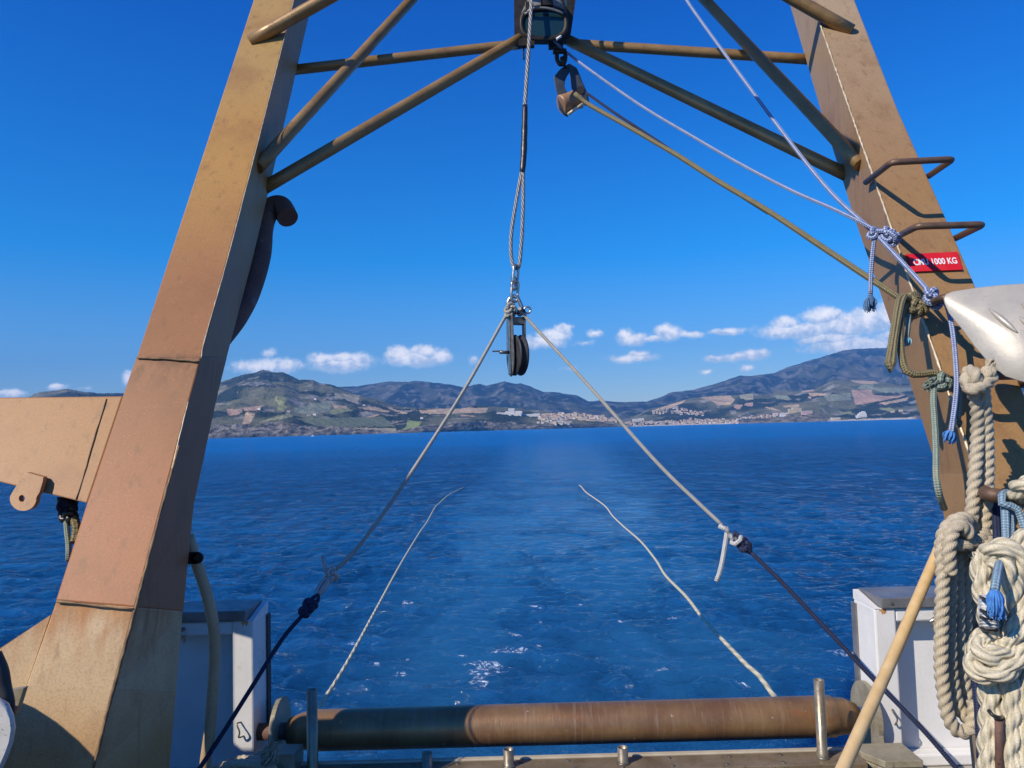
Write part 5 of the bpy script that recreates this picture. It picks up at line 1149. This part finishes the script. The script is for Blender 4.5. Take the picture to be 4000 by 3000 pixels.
# ---- cream fairlead horn and black guard at the lower left corner
fh = empty('fairlead_horn', W(0, 2850, 1.9)); tag(fh, 'cream painted horn with dark bracket at the lower left corner', 'fairlead')
hpoly = [(-200, 2680), (-60, 2700), (0, 2722), (35, 2745), (55, 2790), (62, 2840), (52, 2900), (30, 2960), (5, 3015), (-40, 3120), (-260, 3120)]
b_ = MB(); 
def hr(s, o): return [W(-80 + (x + 80) * s, 2900 + (y - 2900) * s, 1.95 + o) for x, y in hpoly]
b_.loft([hr(.86, -.03), hr(.95, -.02), hr(1.0, .0), hr(1.0, .05), hr(.95, .07)], smooth=True); b_.build('horn', M['cream'], fh)
b_ = MB(); b_.tube(smooth([W(-30, 2560, 2.0), W(0, 2620, 2.0), (W(14, 2680, 2.0)), W(30, 2740, 2.0), W(40, 2800, 2.02)], 5), [.022, .02, .018, .016, .012], 12); b_.build('guard', M['rubber'], fh)
b_ = MB(); b_.prism([W(x, y, 2.05) for x, y in ((20, 2700), (92, 2688), (60, 2790), (50, 2800))], (0, .02, 0)); b_.build('bracket', M['bracket'], fh)
# ---- added drums out of view on the left, placed to shade roller and leg foot
wn = empty('shade_drums', (-2.2, 1.5, 1.2)); tag(wn, 'added unseen drums on the left of the deck, shading the roller and leg foot', 'shadow caster')
def drum(x0, x1, y, z, r, nm, fl_=1.0):
    b = MB(); b.lathe((x0, y, z), (1, 0, 0), [(0, r), (.02, r), (.021, r * .8), (x1 - x0 - .021, r * .8), (x1 - x0 - .02, r), (x1 - x0, r)], 40); return b.build(nm, M['bracket'], wn)
drum(-2.42, -1.76, 1.92, 1.86, .45, 'lower_shade_drum'); drum(-2.12, -1.85, 2.30, 2.63, .125, 'upper_shade_drum')
for x in (-2.48, -2.26):
    b_ = MB(); b_.prism([Vector((x, a, b)) for a, b in ((1.5, 1.2), (2.3, 1.2), (2.38, 2.66), (2.24, 2.68), (1.75, 1.95))], (.02, 0, 0)); b_.build('side_frame', M['hull'], wn, bevel=.004)
b_ = MB(); b_.lathe((-2.5, 1.92, 1.83), (1, 0, 0), [(0, .03), (.8, .03)], 16); b_.lathe((-2.5, 2.30, 2.63), (1, 0, 0), [(0, .02), (.66, .02)], 16); b_.build('shaft', M['darksteel'], wn)


cbx = empty('shade_box', (-2.5, 2.3, 1.2)); tag(cbx, 'added unseen tall white box at the left rail, shading the left bulwark', 'cabinet')  # added box out of view, placed to shade the left bulwark panel
b_ = MB(); b_.box(-2.50, -2.20, 2.52, 2.72, 1.2, 3.15); b_.build('body', M['white'], cbx, bevel=.01); b_ = MB(); b_.box(-2.45, -2.25, 2.508, 2.518, 1.5, 2.9); b_.build('front_panel', M['white'], cbx, bevel=.003)

# ================================================================== town
def hmat(n_, c1, c2): return painted(n_, c1, c2, 0.8, 0, .1, bmp=0)
WL = [hmat('wall_white', (0.72, 0.69, 0.62), (0.78, 0.75, 0.68)), hmat('wall_cream', (0.66, 0.55, 0.40), (0.72, 0.62, 0.46)), hmat('wall_pink', (0.62, 0.40, 0.30), (0.68, 0.47, 0.36)), hmat('wall_ochre', (0.62, 0.47, 0.28), (0.68, 0.53, 0.34))]
RF = [hmat('roof_tile', (0.48, 0.24, 0.14), (0.54, 0.29, 0.18)), hmat('roof_pale', (0.56, 0.40, 0.28), (0.62, 0.46, 0.34))]
WN = hmat('window_dark', (0.05, 0.06, 0.07), (0.07, 0.08, 0.09))
def house_mesh(k):
    rn = random.Random(100 + k); w_ = rn.uniform(13, 22); d_ = rn.uniform(9, 12); h_ = rn.choice((5.5, 6.5, 8.5, 9.5)); rh = rn.uniform(1.2, 2.0)
    b = MB(); b.box(-w_ / 2, w_ / 2, -d_ / 2, d_ / 2, -6, h_)
    e = .6; z = h_ + .05
    b.loft([[(-w_ / 2 - e, -d_ / 2 - e, z), (-w_ / 2 - e, 0, z + rh), (-w_ / 2 - e, d_ / 2 + e, z)], [(w_ / 2 + e, -d_ / 2 - e, z), (w_ / 2 + e, 0, z + rh), (w_ / 2 + e, d_ / 2 + e, z)]], mi=1)
    nfl = 2 if h_ < 8 else 3
    for f_ in range(nfl):
        for q in range(int(w_ // 4)):
            x = -w_ / 2 + 2.2 + q * 4; zz = 1.0 + f_ * 2.9; b.box(x - .6, x + .6, -d_ / 2 - .06, -d_ / 2 + .05, zz, zz + 1.5, mi=2)
    me = b.build('house', [WL[k % 4], RF[(k // 2) % 2], WN], loc=(0, 0, 0)); return me
HM = []
for k in range(8):
    o = house_mesh(k); HM.append(o.data); bpy.data.objects.remove(o)
hn = [0]
def house(lay, px, py, lab, grp, sc=1.0, k=None):
    p = ground(lay, px, py); rn = random.Random(hn[0] * 7 + 1); hn[0] += 1
    o = bpy.data.objects.new('house', HM[rn.randrange(8) if k is None else k]); col.objects.link(o); o.location = p; o.scale = (sc, sc, sc)
    o.rotation_euler.z = rn.uniform(-.5, .5); tag(o, lab, 'house', grp)
rn = random.Random(5)
def cluster(n, lay, f, lab, grp, sc=(.75, 1.1)):
    done = []; tries = 0
    while len(done) < n and tries < n * 40:
        tries += 1; px, py = f()
        if any(abs(px - a) < 9 and abs(py - b) < 4.5 for a, b in done): continue
        done.append((px, py)); house(lay, px, py, lab, grp, rn.uniform(*sc))
def bz(zx, zy): return 1800 + .452 * zx, 1350 + .452 * zy
def cz(zx, zy): return 2600 + .452 * zx, 1300 + .452 * zy
def f1():
    x = rn.uniform(660, 1320); tp_ = np.interp(x, [660, 800, 900, 1000, 1150, 1320], [605, 585, 590, 595, 605, 635]); bt = np.interp(x, [660, 920, 930, 1320], [680, 680, 640, 665]); return bz(x, rn.uniform(tp_, bt))
cluster(98, 'near_hills', f1, 'small pale house with tiled roof in the hillside town left of the harbour', 'houses of the headland town')
def f2():
    x = rn.uniform(1640, 2090); tp_ = np.interp(x, [1640, 1850, 1900, 2090], [570, 525, 540, 585]); bt = np.interp(x, [1640, 1800, 2090], [592, 590, 612]); return bz(x, rn.uniform(tp_, bt))
cluster(52, 'foothills', f2, 'small pale house with tiled roof in the village on the hill slope above the bay', 'houses of the hill village', (.7, .95))
def f3():
    x = rn.uniform(1420, 2212); return bz(x, rn.uniform(np.interp(x, [1420, 1600, 2212], [655, 660, 638]), np.interp(x, [1420, 2212], [688, 672])))
cluster(58, 'foothills', f3, 'small house in the row along the beach of the bay', 'houses along the beach', (.7, 1.0))
def f4():
    x = rn.uniform(150, 620); return cz(x, rn.uniform(750, 782))
cluster(34, 'foothills', f4, 'house on the waterfront below the rocky headland', 'waterfront houses right of the beach', (.7, 1.05))
def f5():
    x = rn.uniform(600, 1050); y = np.interp(x, [600, 1050], [742, 695]); return cz(x, y + rn.uniform(-4, 16))
cluster(22, 'foothills', f5, 'house on the ridge climbing to the yellow apartment block', 'houses on the ridge', (.7, 1.0))
for (x, y, lay, lb_) in ((865, 428, 'A', 'lone long white farmhouse high on the near hill'), (810, 555, 'A', 'white farmhouse by the terraces above the cliffs'), (860, 548, 'A', 'small cream house beside the farmhouse above the cliffs'), (1700, 575, 'A', 'low stone house on the green slope above the cliffs'), (425, 508, 'A', 'small white hut by the tan track on the left hill'), (650, 525, 'A', 'small white hut on the middle of the near hill'), (1245, 475, 'A', 'tiny hut among the dark woods of the near hill')):
    q = (800 + .497 * x, 1350 + .497 * y); house('near_hills', q[0], q[1], lb_, None, .8, 0)
for x, y, lb_ in ((1950, 690, 'pink roofed house on the far right slope'), (2020, 680, 'cream house furthest right on the far slope'), (1240, 562, 'small house among fields above the headland')):
    q = cz(x, y); house('foothills', q[0], q[1], lb_, None, .8, 3)
def block(name, lay, px, py, segs, wall, lab, cat='building'):
    """segs: (x offset px, width px, height px, depth m)"""
    p = ground(lay, px, py); s = p.y / FP; e = empty(name, p); tag(e, lab, cat)
    for (ox, wd, ht, dp, zo) in segs:
        x0 = p.x + ox * s; x1 = x0 + wd * s; z1 = p.z + (zo + ht) * s; z0 = p.z + zo * s - (8 if zo == 0 else 0)
        b = MB(); b.box(x0, x1, p.y - dp / 2, p.y + dp / 2, z0, z1); b.build('wall', wall, e)
        b = MB(); b.box(x0 - .3, x1 + .3, p.y - dp / 2 - .3, p.y + dp / 2 + .3, z1 + .02, z1 + .7); b.build('roof', WL[0], e)
        nf = max(1, int((z1 - p.z - zo * s) / 3.2)); nc = max(1, int((x1 - x0) / 4.5))
        b = MB()
        for i in range(nf):
            for j in range(nc):
                xa = x0 + (j + .5) * (x1 - x0) / nc; za = p.z + zo * s + 1 + i * 3.2; b.box(xa - .9, xa + .9, p.y - dp / 2 - .08, p.y - dp / 2 + .1, za, za + 1.6)
        b.build('window_row', WN, e)
block('hotel', 'near_hills', 1994, 1621, [(-56, 34, 9, 14, 0), (-22, 12, 13, 16, 0), (-10, 24, 24, 18, 0), (16, 28, 13, 14, 0), (-20, 60, 5, 30, 0)], WL[0], 'large white hotel with a taller central block above the cliffs')
block('white_building', 'near_hills', 2070, 1626, [(-30, 55, 7, 14, 0), (10, 26, 9, 16, 0)], WL[0], 'long low white building right of the large hotel')
block('apartment_block', 'foothills', 3098, 1612, [(-22, 14, 14, 18, 0), (-8, 22, 20, 20, 0), (14, 12, 17, 18, 0)], WL[3], 'tall yellow apartment block on top of the rocky headland')
block('apartment_block', 'foothills', 3146, 1615, [(-20, 22, 9, 14, 0), (3, 18, 10, 14, 0)], WL[2], 'low pink apartment block right of the yellow one on the headland')
block('white_building', 'foothills', 3060, 1622, [(-18, 32, 7, 12, 0)], WL[0], 'white block below the yellow apartments at the headland')
block('terraced_hotel', 'foothills', 3352, 1630, [(-12, 36, 7, 24, 0), (-6, 30, 6, 18, 7), (0, 22, 5, 14, 13), (8, 12, 4, 10, 18)], WL[0], 'cream terraced hotel stepping up behind the right beach')
block('beach_building', 'foothills', 3260, 1639, [(-20, 36, 6, 14, 0)], WL[1], 'long low cream building at the left end of the right beach')
block('beach_wall', 'foothills', 3460, 1637, [(-40, 90, 3, 6, 0)], WL[1], 'long pale wall along the far right beach', 'wall')
block('white_building', 'foothills', 2488, 1645, [(-22, 22, 8, 14, 0), (2, 20, 10, 14, 0)], WL[0], 'white apartment building behind the harbour left of the hill village')
# pylon masts on the near hill
for (x, y, hgt, lb_) in ((1037, 1452, 16, 'thin grey lattice mast on the shoulder of the highest near hill'), (925, 1540, 18, 'thin grey lattice mast lower on the left of the near hill')):
    p = ground('near_hills', x, y + 6); hh_ = hgt * p.y / FP; b = MB()
    for sx_ in (-1, 1): b.tube([p + Vector((sx_ * 2.2, 0, 0)), p + Vector((sx_ * .4, 0, hh_))], .35, 5)
    for k in range(6):
        a = k / 6; c_ = (k + 1) / 6; b.tube([p + Vector((-2.2 + 1.8 * a, 0, hh_ * a)), p + Vector((2.2 - 1.8 * c_, 0, hh_ * c_))], .22, 4); b.tube([p + Vector((2.2 - 1.8 * a, 0, hh_ * a)), p + Vector((-2.2 + 1.8 * c_, 0, hh_ * c_))], .22, 4)
    tag(b.build('pylon', M['steel']), lb_, 'pylon', 'lattice masts on the near hill')
# the little white boat under the cliffs
bt = empty('motor_boat', W(1222, 1703, 1300)); p = WZ(1222, 1705, 0); p = Vector((p.x * 1300 / p.y, 1300, 0)); bt.location = p; bt['_o'] = tuple(p)
tag(bt, 'tiny white motor boat on the sea under the left cliffs', 'boat')
b_ = MB(); b_.loft([[p + Vector((x, y * wy_, z)) for y, z in ((-1, 0.9), (-.6, -.3), (.6, -.3), (1, .9))] for x, wy_ in ((-3, .9), (0, 1.1), (2, .8), (3.4, .1))]); b_.build('hull', M['white'], bt)
b_ = MB(); b_.box(p.x - 1.4, p.x + .6, p.y - .7, p.y + .7, .95, 2.2); b_.build('cabin', M['white'], bt)

# ------------------------------------------------------------------ haze
hm = bpy.data.materials.new('haze_air'); hm.use_nodes = True; hm.node_tree.nodes.clear()
pv = hm.node_tree.nodes.new('ShaderNodeVolumePrincipled'); mo = hm.node_tree.nodes.new('ShaderNodeOutputMaterial')
pv.inputs['Color'].default_value = (0.13, 0.45, 1.0, 1); pv.inputs['Density'].default_value = 7.0e-5; pv.inputs['Anisotropy'].default_value = 0.0
hm.node_tree.links.new(pv.outputs[0], mo.inputs['Volume'])
b_ = MB(); b_.box(-10800, 10800, -3100, 10900, -4, 1180); hz_ = b_.build('haze', hm, loc=(0, 0, 0)); tag(hz_, kind='stuff')
for o in list(bpy.data.objects):
    if '_o' in o: del o['_o']
